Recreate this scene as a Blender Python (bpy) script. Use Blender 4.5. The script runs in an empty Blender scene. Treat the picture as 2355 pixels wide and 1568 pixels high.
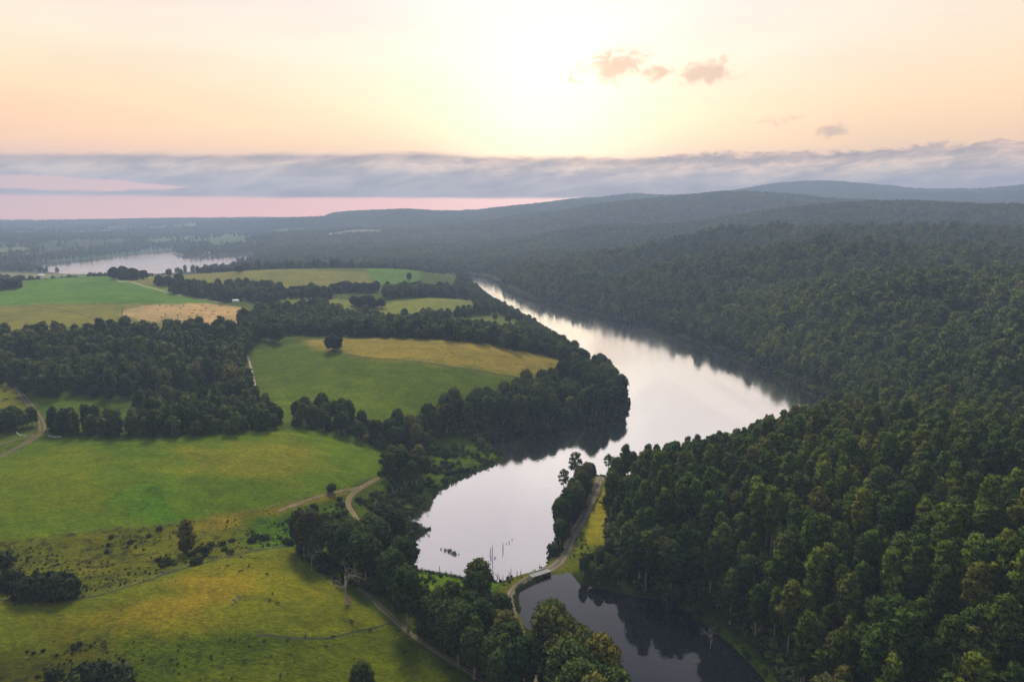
import bpy, bmesh, math, random
import numpy as np
from math import radians, sin, cos, pi, atan, tan, hypot

random.seed(7)
rng = np.random.default_rng(11)
sc = bpy.context.scene
COL = sc.collection

# ------------------------------------------------------------------ camera
H = 200.0                 # drone height above the lake
FP, CX, CY, HZ = 1569.3, 1177.0, 784.0, 490.0
PITCH = math.atan((CY - HZ) / FP)
cam_d = bpy.data.cameras.new('camera')
cam = bpy.data.objects.new('camera', cam_d)
COL.objects.link(cam)
cam_d.sensor_width = 36.0
cam_d.lens = 36.0 * FP / 2354.0
cam_d.clip_start = 1.0
cam_d.clip_end = 60000.0
cam.location = (0, 0, H)
cam.rotation_euler = (pi / 2 - PITCH, 0, 0)
sc.camera = cam

# ------------------------------------------------------------------ light and exposure
sc.view_settings.view_transform = 'Standard'
sc.view_settings.look = 'None'
sc.view_settings.exposure = 0.0
sc.view_settings.gamma = 1.0
sc.view_settings.use_curve_mapping = False
sc.render.engine = 'CYCLES'
cy = sc.cycles
cy.max_bounces = 5
cy.diffuse_bounces = 2
cy.glossy_bounces = 2
cy.transmission_bounces = 2
cy.volume_bounces = 1
cy.transparent_max_bounces = 6
cy.use_denoising = True
cy.sample_clamp_indirect = 4.0
cy.caustics_reflective = False
cy.caustics_refractive = False

SUN_AZ, SUN_EL = 3.0, 7.0          # degrees, azimuth from +Y towards +X
sun_d = bpy.data.lights.new('sun', 'SUN')
sun = bpy.data.objects.new('sun', sun_d)
COL.objects.link(sun)
sun_d.energy = 4.2
sun_d.angle = radians(14)
sun_d.color = (1.0, 0.86, 0.62)
LAMP_AZ, LAMP_EL = -12.0, 45.0
sun.rotation_euler = (radians(90 - LAMP_EL), 0, radians(180 - LAMP_AZ))


class N:
    """small node helper"""
    def __init__(self, nt):
        self.nt = nt

    def new(self, t, **kw):
        n = self.nt.nodes.new(t)
        for k, v in kw.items():
            setattr(n, k, v)
        return n

    def put(self, sock, v):
        if isinstance(v, bpy.types.NodeSocket):
            self.nt.links.new(v, sock)
        elif isinstance(v, (tuple, list)):
            v = tuple(v)
            sock.default_value = v + (1.0,) if len(v) == 3 and len(sock.default_value) == 4 else v
        else:
            sock.default_value = v

    def m(self, op, a, b=0.0, c=0.0, clamp=False):
        n = self.new('ShaderNodeMath', operation=op)
        n.use_clamp = clamp
        self.put(n.inputs[0], a); self.put(n.inputs[1], b); self.put(n.inputs[2], c)
        return n.outputs[0]

    def ramp(self, fac, stops, interp='LINEAR'):
        n = self.new('ShaderNodeValToRGB')
        cr = n.color_ramp
        cr.interpolation = interp
        while len(cr.elements) > 1:
            cr.elements.remove(cr.elements[-1])
        for i, (p, c) in enumerate(stops):
            e = cr.elements[0] if i == 0 else cr.elements.new(p)
            e.position = p
            e.color = (c[0], c[1], c[2], 1) if not isinstance(c, (int, float)) else (c, c, c, 1)
        self.put(n.inputs[0], fac)
        return n.outputs[0]

    def mix(self, f, a, b, mode='MIX'):
        n = self.new('ShaderNodeMix', data_type='RGBA', blend_type=mode)
        n.clamp_factor = True
        self.put(n.inputs[0], f); self.put(n.inputs[6], a); self.put(n.inputs[7], b)
        return n.outputs[2]

    def noise(self, vec, scale, detail=4.0, rough=0.55, dist=0.0, dim='3D'):
        n = self.new('ShaderNodeTexNoise', noise_dimensions=dim)
        if vec is not None:
            self.put(n.inputs['Vector'], vec)
        n.inputs['Scale'].default_value = scale
        n.inputs['Detail'].default_value = detail
        n.inputs['Roughness'].default_value = rough
        n.inputs['Distortion'].default_value = dist
        return n.outputs[0]

    def sstep(self, x, a, b):
        n = self.new('ShaderNodeMapRange', interpolation_type='SMOOTHSTEP')
        n.inputs['To Min'].default_value = 0.0
        n.inputs['To Max'].default_value = 1.0
        self.put(n.inputs['Value'], x); self.put(n.inputs['From Min'], a); self.put(n.inputs['From Max'], b)
        return n.outputs[0]

    def vec(self, x, y, z):
        n = self.new('ShaderNodeCombineXYZ')
        self.put(n.inputs[0], x); self.put(n.inputs[1], y); self.put(n.inputs[2], z)
        return n.outputs[0]


def build_world():
    w = bpy.data.worlds.new('World')
    sc.world = w
    w.use_nodes = True
    nt = w.node_tree
    nt.nodes.clear()
    n = N(nt)
    out = n.new('ShaderNodeOutputWorld')
    bg = n.new('ShaderNodeBackground')
    nt.links.new(bg.outputs[0], out.inputs[0])
    tc = n.new('ShaderNodeTexCoord')
    sep = n.new('ShaderNodeSeparateXYZ')
    nt.links.new(tc.outputs['Generated'], sep.inputs[0])
    X, Y, Z = sep.outputs
    el = n.m('MULTIPLY', n.m('ARCSINE', Z), 180 / pi)
    az = n.m('MULTIPLY', n.m('ARCTAN2', X, Y), 180 / pi)
    absaz = n.m('ABSOLUTE', az)
    # high sky: physical sky texture, sun just risen ahead
    sky = n.new('ShaderNodeTexSky', sky_type='NISHITA')
    sky.sun_disc = False
    sky.sun_elevation = radians(SUN_EL)
    sky.sun_rotation = radians(SUN_AZ)
    sky.altitude = 200
    sky.dust_density = 3.0
    skyc = n.mix(1.0, n.mix(1.0, sky.outputs[0], (SKYS, SKYS, SKYS), 'MULTIPLY'), (0.22, 0.23, 0.27), 'ADD')
    # lower sky: dawn colours by elevation
    t = n.m('DIVIDE', n.m('MAXIMUM', el, 0.0), 40.0, clamp=True)
    grad = n.ramp(t, [(0.0, (2.0, 0.82, 0.58)), (1.4 / 40, (1.85, 0.80, 0.55)), (3.2 / 40, (1.12, 0.66, 0.42)),
                      (5.0 / 40, (1.12, 0.68, 0.28)), (8.0 / 40, (1.02, 0.69, 0.36)), (12 / 40, (0.84, 0.67, 0.50)),
                      (16 / 40, (0.72, 0.61, 0.54)), (20 / 40, (0.70, 0.60, 0.56)), (27 / 40, (0.53, 0.455, 0.47)),
                      (32 / 40, (0.42, 0.39, 0.43)), (1.0, (0.36, 0.36, 0.43))])
    # slow change around the compass: warm ahead, cool behind
    back = n.sstep(absaz, 45.0, 150.0)
    grad = n.mix(n.m('MULTIPLY', back, 0.85), grad, (0.27, 0.285, 0.35))
    left = n.sstep(az, -8.0, -40.0)
    right = n.sstep(az, 12.0, 45.0)
    low = n.sstep(el, 17.0, 4.0)
    grad = n.mix(n.m('MULTIPLY', n.m('MULTIPLY', right, 0.55), n.m('SUBTRACT', 1.0, back)), grad,
                 n.mix(low, (0.84, 0.62, 0.42), (1.05, 0.62, 0.27)))
    grad = n.mix(n.m('MULTIPLY', n.m('MULTIPLY', left, low), n.m('MULTIPLY', n.m('SUBTRACT', 1.0, back), 0.4)), grad, (1.2, 0.55, 0.24))
    high = n.sstep(el, 26.0, 60.0)
    col = n.mix(high, grad, skyc)
    # brightness around the hidden sun
    GL = SUN_EL - 1.6
    d0 = (sin(radians(SUN_AZ)) * cos(radians(GL)), cos(radians(SUN_AZ)) * cos(radians(GL)), sin(radians(GL)))
    dp = n.new('ShaderNodeVectorMath', operation='DOT_PRODUCT')
    nt.links.new(tc.outputs['Generated'], dp.inputs[0])
    dp.inputs[1].default_value = d0
    ang = n.m('MULTIPLY', n.m('ARCCOSINE', n.m('MINIMUM', dp.outputs['Value'], 1.0)), 180 / pi)
    g1 = n.m('EXPONENT', n.m('MULTIPLY', n.m('POWER', n.m('DIVIDE', ang, 8.0), 2.0), -1.0))
    g2 = n.m('EXPONENT', n.m('MULTIPLY', n.m('POWER', n.m('DIVIDE', ang, 18.0), 2.0), -1.0))
    glow = n.mix(1.0, n.mix(g1, (0, 0, 0), (0.50, 0.46, 0.30)), n.mix(g2, (0, 0, 0), (0.17, 0.19, 0.16)), 'ADD')
    col = n.mix(1.0, col, glow, 'ADD')
    # soft high veil
    nv = n.noise(n.vec(n.m('MULTIPLY', az, 0.05), n.m('MULTIPLY', el, 0.22), 1.0), 1.0, 3.0, 0.5)
    col = n.mix(1.0, col, n.mix(n.sstep(nv, 0.3, 0.7), (0.95, 0.95, 0.96), (1.04, 1.04, 1.03)), 'MULTIPLY')
    # small floating clouds
    cn = n.noise(n.vec(n.m('MULTIPLY', az, 0.55), n.m('MULTIPLY', el, 0.8), 3.3), 1.3, 6.0, 0.62, 0.5)
    blobs = None
    for (a, e, ra, re, s) in [(8.0, 11.25, 2.6, 1.25, 1.0), (11.3, 10.7, 1.6, 0.8, 0.8), (14.9, 10.55, 2.7, 0.9, 1.0), (5.0, 10.7, 2.6, 1.0, 0.35),
                              (20.8, 6.9, 2.8, 0.55, 0.6), (24.2, 5.9, 1.4, 0.5, 0.9), (22.6, 5.8, 1.0, 0.35, 0.5)]:
        dx = n.m('DIVIDE', n.m('SUBTRACT', az, a), ra)
        dy = n.m('DIVIDE', n.m('SUBTRACT', el, e), re)
        q = n.m('ADD', n.m('MULTIPLY', dx, dx), n.m('MULTIPLY', dy, dy))
        b = n.m('MULTIPLY', n.m('EXPONENT', n.m('MULTIPLY', q, -0.8)), s)
        blobs = b if blobs is None else n.m('MAXIMUM', blobs, b)
    cm = n.sstep(n.m('ADD', blobs, n.m('MULTIPLY', n.m('SUBTRACT', cn, 0.5), 2.0)), 0.28, 0.95)
    cm = n.m('MULTIPLY', cm, n.sstep(blobs, 0.08, 0.3))
    col = n.mix(n.m('MULTIPLY', cm, 0.78), col, n.mix(n.sstep(az, 4, 25), (0.74, 0.46, 0.26), (0.60, 0.38, 0.24)))
    # cloud bank along the horizon
    bn = n.noise(n.vec(n.m('MULTIPLY', az, 0.10), n.m('MULTIPLY', el, 0.30), 0.0), 1.6, 7.0, 0.6, 0.4)
    bf = n.noise(n.vec(n.m('MULTIPLY', az, 0.35), n.m('MULTIPLY', el, 0.9), 5.0), 1.6, 6.0, 0.65, 0.6)
    bl = n.noise(n.vec(n.m('MULTIPLY', az, 0.045), 0.0, 9.0), 1.6, 3.0, 0.5)
    top = n.m('ADD', n.m('MULTIPLY', n.sstep(az, -38.0, -5.0), 0.85), 3.9)
    top = n.m('SUBTRACT', top, n.m('MULTIPLY', n.m('EXPONENT', n.m('MULTIPLY', n.m('POWER', n.m('DIVIDE', n.m('SUBTRACT', az, 23.0), 6.0), 2.0), -1.0)), 0.4))
    top = n.m('ADD', top, n.m('MULTIPLY', n.m('SUBTRACT', bl, 0.5), 1.5))
    rag = n.m('MULTIPLY', n.sstep(az, -5.0, 20.0), 1.0)
    top = n.m('ADD', top, n.m('MULTIPLY', n.m('SUBTRACT', bf, 0.5), n.m('ADD', 0.35, n.m('MULTIPLY', rag, 1.7))))
    hgt = n.m('SUBTRACT', top, el)                       # degrees below the bank's top
    mask_top = n.sstep(hgt, -0.12, 0.42)
    base = n.m('ADD', n.m('SUBTRACT', 1.15, n.m('MULTIPLY', n.sstep(az, 8.0, 22.0), 2.5)), n.m('MULTIPLY', n.m('SUBTRACT', bn, 0.5), 0.35))
    mask_bot = n.sstep(n.m('SUBTRACT', el, base), -0.12, 0.22)
    # clear stripe under the left end of the bank
    stripe_c = n.m('ADD', 1.95, n.m('MULTIPLY', n.m('ADD', az, 30.0), -0.02))
    stripe = n.m('ABSOLUTE', n.m('SUBTRACT', el, stripe_c))
    sw = n.m('MULTIPLY', n.sstep(az, -22.5, -31.0), 0.55)
    smask = n.m('MULTIPLY', n.sstep(n.m('SUBTRACT', n.m('ADD', sw, n.m('MULTIPLY', n.m('SUBTRACT', bf, 0.5), 0.5)), stripe), 0.0, 0.2), n.sstep(az, -20.0, -24.0))
    smask = n.m('MULTIPLY', smask, n.sstep(n.m('MULTIPLY', az, -1.0), 45.0, 40.0))
    mask = n.m('MULTIPLY', n.m('MULTIPLY', mask_top, mask_bot), n.m('SUBTRACT', 1.0, smask))
    shade = n.ramp(n.m('DIVIDE', hgt, 4.0, clamp=True),
                   [(0.0, (0.60, 0.38, 0.26)), (0.09, (0.38, 0.26, 0.20)), (0.25, (0.58, 0.43, 0.32)), (0.5, (0.45, 0.37, 0.31)),
                    (0.75, (0.30, 0.28, 0.27)), (1.0, (0.27, 0.27, 0.28))])
    roll = n.noise(n.vec(n.m('MULTIPLY', n.m('SUBTRACT', az, n.m('MULTIPLY', el, 2.0)), 0.17), n.m('MULTIPLY', n.m('SUBTRACT', el, n.m('MULTIPLY', az, 0.02)), 0.62), 2.0), 1.5, 8.0, 0.6, 0.35)
    shade = n.mix(1.0, shade, n.mix(n.sstep(roll, 0.32, 0.68), (0.55, 0.56, 0.62), (1.65, 1.55, 1.40)), 'MULTIPLY')
    puff = n.noise(n.vec(n.m('MULTIPLY', az, 0.30), n.m('MULTIPLY', n.m('ADD', el, n.m('MULTIPLY', az, 0.01)), 0.62), 7.0), 1.7, 7.0, 0.55, 0.2)
    puff = n.m('SUBTRACT', 1.0, n.m('ABSOLUTE', n.m('MULTIPLY', n.m('SUBTRACT', puff, 0.5), 5.0)), clamp=True)
    pw = n.m('MULTIPLY', n.m('ADD', 0.25, n.m('MULTIPLY', n.sstep(az, -14.0, 4.0), 0.6)), n.sstep(hgt, 3.2, 1.0))
    shade = n.mix(pw, shade, n.mix(1.0, shade, n.mix(puff, (0.80, 0.80, 0.84), (1.5, 1.38, 1.22)), 'MULTIPLY'))
    edge = n.m('MULTIPLY', n.m('EXPONENT', n.m('MULTIPLY', n.m('POWER', n.m('DIVIDE', n.m('SUBTRACT', az, 3.5), 9.0), 2.0), -1.0)), 0.6)
    shade = n.mix(n.m('MULTIPLY', edge, n.sstep(hgt, 0.7, 0.0)), shade, (1.6, 0.98, 0.42))
    shade = n.mix(n.m('MULTIPLY', n.sstep(az, -12, -38), 0.35), shade, n.mix(1.0, shade, (0.85, 0.92, 1.0), 'MULTIPLY'))
    bankback = n.sstep(absaz, 60.0, 100.0)
    mask = n.m('MULTIPLY', n.m('MULTIPLY', mask, 0.93), n.m('SUBTRACT', 1.0, n.m('MULTIPLY', bankback, 0.7)))
    col = n.mix(mask, col, shade)
    nt.links.new(col, bg.inputs[0])
    bg.inputs[1].default_value = SKY_LEVEL
    return w


SKYS = 0.12
SKY_LEVEL = 1.6
build_world()

# ------------------------------------------------------------------ projection of photo directions
SP, CP = sin(PITCH), cos(PITCH)


def ray(u, v):
    x = (u - CX) / FP
    y = (CY - v) / FP
    dx, dy, dz = x, CP + y * SP, -SP + y * CP
    h = hypot(dx, dy)
    return math.atan2(dx, dy), -dz / h      # azimuth, downward slope


def P0(u, v, z=0.0):
    th, t = ray(u, v)
    r = (H - z) / t
    return (r * sin(th), r * cos(th))


# ------------------------------------------------------------------ numeric helpers
def hash2(ix, iy, s):
    h = (ix.astype(np.int64) * 374761393 + iy.astype(np.int64) * 668265263 + s * 1442695041) & 0xFFFFFFFF
    h = ((h ^ (h >> 13)) * 1274126177) & 0xFFFFFFFF
    h = h ^ (h >> 16)
    return (h & 0xFFFFFF) / float(0xFFFFFF)


def vnoise(x, y, s=0):
    ix = np.floor(x); iy = np.floor(y)
    fx = x - ix; fy = y - iy
    fx = fx * fx * fx * (fx * (fx * 6 - 15) + 10); fy = fy * fy * fy * (fy * (fy * 6 - 15) + 10)
    ix = ix.astype(np.int64); iy = iy.astype(np.int64)
    a = hash2(ix, iy, s); b = hash2(ix + 1, iy, s); c = hash2(ix, iy + 1, s); d = hash2(ix + 1, iy + 1, s)
    return (a + (b - a) * fx) * (1 - fy) + (c + (d - c) * fx) * fy


def fbm(x, y, octv=4, s=0):
    o = 0; a = 0.5; t = 0
    for i in range(octv):
        o = o + a * vnoise(x * 2 ** i + 17.3 * i, y * 2 ** i - 9.1 * i, s + i); t += a; a *= 0.5
    return o / t


def inside(px, py, poly):
    px = np.asarray(px); py = np.asarray(py)
    res = np.zeros(px.shape, bool)
    P = np.asarray(poly)
    bb = (px >= P[:, 0].min()) & (px <= P[:, 0].max()) & (py >= P[:, 1].min()) & (py <= P[:, 1].max())
    idx = np.nonzero(bb.ravel())[0]
    X = px.ravel()[idx]; Y = py.ravel()[idx]
    r = np.zeros(X.shape, bool)
    n = len(P)
    for i in range(n):
        x0, y0 = P[i]; x1, y1 = P[(i + 1) % n]
        if y0 == y1:
            continue
        c = ((y0 > Y) != (y1 > Y)) & (X < (x1 - x0) * (Y - y0) / (y1 - y0) + x0)
        r ^= c
    res.ravel()[idx] = r
    return res


def dist_poly(px, py, poly, closed=True):
    P = np.asarray(poly, float)
    d = np.full(np.shape(px), 1e9)
    n = len(P)
    for i in range(n if closed else n - 1):
        a = P[i]; b = P[(i + 1) % n]
        ab = b - a
        L = ab @ ab
        if L < 1e-9:
            continue
        t = np.clip(((px - a[0]) * ab[0] + (py - a[1]) * ab[1]) / L, 0, 1)
        dd = (px - a[0] - t * ab[0]) ** 2 + (py - a[1] - t * ab[1]) ** 2
        d = np.minimum(d, dd)
    return np.sqrt(d)


def wiggle(poly, amp, step, seed):
    """subdivide a world polygon and push it in and out so a shore is uneven"""
    P = np.asarray(poly, float)
    out = []
    n = len(P)
    for i in range(n):
        a = P[i]; b = P[(i + 1) % n]
        L = np.linalg.norm(b - a)
        k = max(1, min(16, int(L / step)))
        for j in range(k):
            q = a + (b - a) * j / k
            out.append(q)
    out = np.array(out)
    nx = fbm(out[:, 0] / (step * 1.7), out[:, 1] / (step * 1.7), 3, seed) - 0.5
    ny = fbm(out[:, 0] / (step * 1.7) + 50, out[:, 1] / (step * 1.7), 3, seed + 9) - 0.5
    sc_ = np.clip(np.hypot(out[:, 0], out[:, 1]) / 500.0, 0.6, 3)
    out[:, 0] += nx * 2 * amp * sc_; out[:, 1] += ny * 2 * amp * sc_
    return out


# ------------------------------------------------------------------ water outlines (world xy, z = 0)
LAKE = wiggle([P0(*p) for p in [
    (1062, 630), (1082, 650), (1118, 680), (1176, 714), (1232, 746), (1300, 797), (1368, 848), (1412, 886), (1437, 916), (1444, 937),
    (1425, 955), (1380, 968), (1300, 984), (1200, 994), (1130, 998), (1102, 1008), (1112, 1030), (1150, 1044), (1160, 1054), (1120, 1072), (1085, 1085),
    (1045, 1103), (1005, 1128), (990, 1150), (975, 1168), (945, 1185), (943, 1205), (958, 1214), (966, 1224), (948, 1240), (948, 1290), (960, 1312),
    (1000, 1318), (1060, 1328), (1110, 1332), (1150, 1338), (1180, 1327), (1216, 1316), (1232, 1307), (1252, 1302), (1262, 1294), (1272, 1262),
    (1278, 1220), (1292, 1180), (1312, 1140), (1340, 1108), (1372, 1090), (1420, 1105), (1500, 1105), (1640, 1068), (1780, 1020), (1880, 985),
    (1930, 950), (1905, 915), (1862, 893), (1800, 866), (1700, 826), (1600, 793), (1500, 754), (1400, 737), (1300, 712), (1220, 690),
    (1160, 668), (1148, 652), (1120, 641), (1085, 634)]], 1.6, 9.0, 3)
POND = wiggle([P0(*p) for p in [
    (1184, 1376), (1196, 1352), (1226, 1336), (1246, 1326), (1268, 1320), (1290, 1321), (1302, 1314), (1312, 1318), (1330, 1342), (1368, 1352),
    (1450, 1368), (1540, 1385), (1610, 1425), (1680, 1480), (1740, 1540), (1790, 1600), (1830, 1680), (1800, 1800),
    (1500, 1800), (1440, 1690), (1380, 1600), (1290, 1520), (1240, 1460), (1206, 1440), (1192, 1410)]], 0.8, 6.0, 4)
FARLAKE = wiggle([P0(*p) for p in [
    (50, 609), (120, 602), (220, 594), (300, 584), (350, 577), (397, 573), (395, 582), (430, 591), (500, 588), (525, 586), (560, 584), (585, 587),
    (590, 598), (575, 603), (540, 604), (530, 616), (470, 624), (330, 632), (150, 630), (60, 618)]], 3.0, 60.0, 5)
NOTCH = [P0(*p) for p in [(700, 606), (745, 604), (800, 607), (800, 616), (745, 618), (700, 616)]]
CHAN = np.array([P0(*p) for p in [(1229, 1306), (1240, 1302), (1256, 1322), (1243, 1330)]])
WATERS = [LAKE, POND, FARLAKE, np.array(NOTCH), CHAN]

# ------------------------------------------------------------------ terrain height from control points
ctrl = []


def cp(u, v, z, canopy=0.0):
    th, t = ray(u, v)
    ctrl.append((th, math.log((H - z) / t), z - canopy))


def cr_(u, r, z):
    th, _ = ray(u, 650)
    ctrl.append((th, math.log(r), z))


# left fields
for a in [(0, 1568, 20), (400, 1568, 17), (800, 1568, 13), (1130, 1568, 6), (1000, 1500, 8), (0, 1450, 27), (400, 1430, 26), (700, 1400, 22), (850, 1370, 14),
          (0, 1370, 27), (170, 1376, 26), (350, 1330, 26), (520, 1280, 25), (665, 1262, 22), (760, 1330, 14),
          (0, 1310, 19), (200, 1310, 19), (420, 1270, 18), (600, 1225, 15), (740, 1200, 10), (0, 1240, 23), (200, 1222, 24), (450, 1192, 22), (700, 1145, 17), (820, 1120, 12),
          (0, 1120, 30), (300, 1100, 31), (600, 1090, 27), (850, 1070, 14), (0, 1015, 33), (300, 1012, 33), (600, 1000, 32), (700, 990, 28), (880, 1040, 9),
          (900, 1100, 7), (980, 1080, 4), (1000, 1040, 3), (900, 1180, 4), (870, 1230, 5), (850, 1300, 6),
          (1000, 1360, 3), (1060, 1450, 4), (1150, 1400, 3), (1160, 1560, 4), (1250, 1568, 4), (1350, 1568, 2),
          (0, 930, 34), (200, 950, 30), (300, 900, 30), (500, 930, 24), (640, 965, 20), (0, 850, 40), (300, 850, 33), (560, 850, 26), (120, 780, 48), (420, 775, 44), (560, 775, 40),
          (650, 900, 25), (600, 820, 33), (710, 788, 42), (850, 780, 47), (1000, 784, 48), (1130, 796, 44), (1260, 835, 24), (1283, 860, 15), (1100, 880, 24), (900, 880, 30),
          (900, 960, 15), (1000, 930, 17), (1200, 890, 12), (1380, 930, 6), (1300, 960, 4), (1100, 970, 5), (750, 960, 17),
          (0, 770, 50), (0, 705, 53), (200, 740, 50), (420, 745, 45), (500, 725, 46), (350, 703, 50), (560, 705, 40),
          (0, 668, 64), (100, 645, 70), (220, 634, 72), (300, 645, 68), (400, 672, 56), (510, 695, 43),
          (440, 690, 46), (520, 685, 38), (600, 690, 36), (640, 720, 34), (700, 740, 32), (545, 688, 40),
          (420, 652, 56), (560, 624, 66), (700, 624, 67), (640, 655, 52), (750, 660, 46), (740, 625, 62), (820, 660, 40),
          (900, 620, 62), (950, 618, 60), (870, 655, 40), (960, 660, 34), (1040, 680, 18),
          (740, 690, 44), (870, 700, 40), (1000, 688, 38), (1090, 695, 24), (930, 726, 32), (800, 720, 36), (1050, 735, 24), (1180, 745, 16), (1200, 770, 14), (900, 760, 26), (1150, 780, 18), (700, 765, 30)]:
    cp(*a)
# low ground behind the left crests, far plain
for a in [(0, 1550, 66), (250, 1620, 62), (450, 1750, 55), (0, 1900, 40), (250, 2000, 34), (650, 2050, 42), (900, 1990, 40), (-300, 1700, 60),
          (100, 2300, 6), (400, 2300, 6), (600, 2450, 8), (800, 2450, 10), (1000, 2500, 10), (950, 1150, 34), (1050, 1130, 30), (800, 1100, 38),
          (0, 3200, 8), (200, 3900, 10), (500, 3500, 8), (650, 3000, 10),
          (0, 4800, 34), (300, 5000, 30), (600, 4800, 34), (0, 6500, 52), (300, 6500, 46), (600, 6500, 56), (0, 8500, 62), (300, 8500, 70), (560, 8500, 112), (700, 8500, 135),
          (0, 9500, 85), (200, 9500, 97), (400, 9500, 115), (0, 11300, 84), (300, 11300, 90), (600, 11300, 120), (-600, 5000, 40), (-600, 9500, 85), (-600, 11300, 80), (-600, 2500, 30),
          (900, 2800, 12), (850, 3600, 24), (850, 4600, 50), (850, 5500, 90)]:
    cr_(*a)
# far ridges: (u, v, r)
for (u, v, r) in [(800, 487, 6800), (870, 489, 6700), (940, 481, 6500), (1050, 488, 6500), (1130, 481, 6500), (1200, 477, 6500), (1350, 462, 6800), (1450, 455, 7000), (1540, 450, 7200), (1620, 455, 7200),
                  (1100, 516, 5000), (1200, 499, 4900), (1300, 487, 4800), (1400, 475, 4700), (1480, 466, 4800), (1560, 455, 4900), (1640, 445, 4900), (1720, 441, 4900), (1820, 450, 4900), (1950, 462, 4900), (2100, 468, 4900),
                  (1640, 447, 8200), (1720, 432, 8200), (1830, 424, 8200), (1900, 420, 8200), (1980, 425, 8200), (2060, 440, 8100), (2140, 452, 8000), (2230, 447, 8000), (2354, 425, 8000), (2500, 410, 8000), (3000, 420, 8000),
                  (1500, 550, 3000), (1600, 527, 3100), (1700, 508, 3200), (1780, 490, 3300), (1860, 479, 3300), (1950, 474, 3300), (2060, 474, 3300), (2150, 480, 3300), (2250, 484, 3200), (2354, 484, 3200), (2700, 470, 3200)]:
    th, t = ray(u, v)
    ctrl.append((th, math.log(r), H - t * r - 12))
for (u, r, z) in [(950, 7900, 140), (1300, 8600, 210), (1600, 9600, 300), (1900, 10000, 420), (2300, 10000, 420), (950, 11300, 110), (1300, 11300, 150), (1700, 11300, 250), (2354, 11300, 300), (3000, 11300, 300),
                  (1250, 5700, 150), (1500, 5900, 190), (1750, 6200, 230), (2100, 6200, 230), (2354, 6200, 230), (1600, 3900, 110), (1850, 3900, 130), (2150, 3950, 140), (2400, 3900, 140), (3000, 5500, 200)]:
    cr_(u, r, z)
# right hand forest, canopy heights (u, v, z of canopy)
CAN = 30
for a in [(1700, 790, 30), (1700, 740, 38), (1700, 690, 54), (1700, 640, 76), (1700, 590, 105), (1700, 550, 132), (1700, 525, 155),
          (1500, 720, 32), (1500, 680, 44), (1500, 630, 68), (1500, 590, 95), (1350, 690, 32), (1350, 640, 46), (1350, 600, 66), (1350, 560, 96), (1350, 520, 140),
          (1220, 670, 31), (1220, 620, 34), (1220, 580, 48), (1220, 540, 80), (1060, 600, 32), (1060, 570, 42), (1060, 540, 64), (1060, 515, 100),
          (900, 590, 30), (900, 560, 42), (900, 530, 64), (900, 510, 95), (750, 590, 30), (750, 560, 36), (750, 530, 56),
          (1880, 800, 40), (1880, 740, 58), (1880, 680, 80), (1880, 620, 102), (1880, 560, 140), (1880, 520, 160),
          (2050, 840, 46), (2050, 780, 62), (2050, 720, 80), (2050, 660, 96), (2050, 600, 116), (2050, 550, 140), (2050, 510, 168),
          (2220, 860, 54), (2220, 780, 70), (2220, 700, 88), (2220, 640, 102), (2220, 580, 122), (2220, 520, 156),
          (2354, 840, 66), (2354, 740, 84), (2354, 660, 102), (2354, 600, 118), (2354, 540, 146), (2354, 505, 172),
          (2700, 840, 78), (2700, 650, 112), (2700, 530, 160)]:
    cp(*a, canopy=CAN)
# near right hill: canopy points
for a in [(1500, 1010, 42), (1640, 965, 46), (1760, 945, 52), (1850, 925, 58), (1950, 935, 66), (2050, 945, 72), (2150, 955, 76), (2250, 965, 78), (2354, 985, 80), (2600, 990, 86),
          (1450, 1120, 42), (1600, 1080, 50), (1800, 1060, 62), (2000, 1060, 72), (2200, 1080, 78), (2354, 1100, 80),
          (1500, 1190, 42), (1700, 1180, 55), (1950, 1180, 68), (2150, 1200, 74), (2354, 1220, 78), (2600, 1200, 84),
          (1560, 1260, 40), (1750, 1290, 50), (1950, 1320, 62), (2150, 1340, 70), (2354, 1360, 74), (1800, 1420, 46), (2000, 1450, 54), (2200, 1480, 62), (2354, 1500, 66), (2600, 1500, 70)]:
    cp(*a, canopy=35)
for (u, r, z) in [(1560, 620, 2), (1750, 640, 3), (1950, 620, 8), (2150, 600, 18), (2354, 590, 26), (2600, 600, 34), (1950, 700, 12), (2200, 660, 26)]:
    cr_(u, r, z)
for (u, r, z) in [(-1500, 60, 12), (-500, 60, 12), (600, 60, 8), (1177, 60, 4), (1800, 60, 4), (2600, 60, 14), (3500, 60, 18), (2354, 170, 16), (2600, 200, 24), (1900, 150, 3), (-400, 300, 24), (-400, 900, 40)]:
    cr_(u, r, z)
cp(1320, 1270, 3); cp(1370, 1180, 4); cp(1395, 1110, 5); cp(1340, 1330, 3); cp(1420, 1340, 4)

C = np.array(ctrl)
SCL = np.array([1.0, 1.0])


def kern(d2):
    return np.sqrt(d2 + 0.02 ** 2)


A0 = kern(((C[:, None, :2] - C[None, :, :2]) ** 2).sum(-1))
nC = len(C)
A = np.zeros((nC + 1, nC + 1))
A[:nC, :nC] = A0 - np.eye(nC) * 0.02
A[:nC, nC] = 1; A[nC, :nC] = 1
wts = np.linalg.solve(A, np.append(C[:, 2], 0))


def rbf(th, lr):
    sh = th.shape
    th = th.ravel(); lr = lr.ravel()
    o = np.full(th.shape, wts[nC])
    for i in range(0, len(th), 40000):
        a = th[i:i + 40000, None] - C[None, :, 0]
        b = lr[i:i + 40000, None] - C[None, :, 1]
        o[i:i + 40000] += kern(a * a + b * b) @ wts[:nC]
    return o.reshape(sh)


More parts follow.
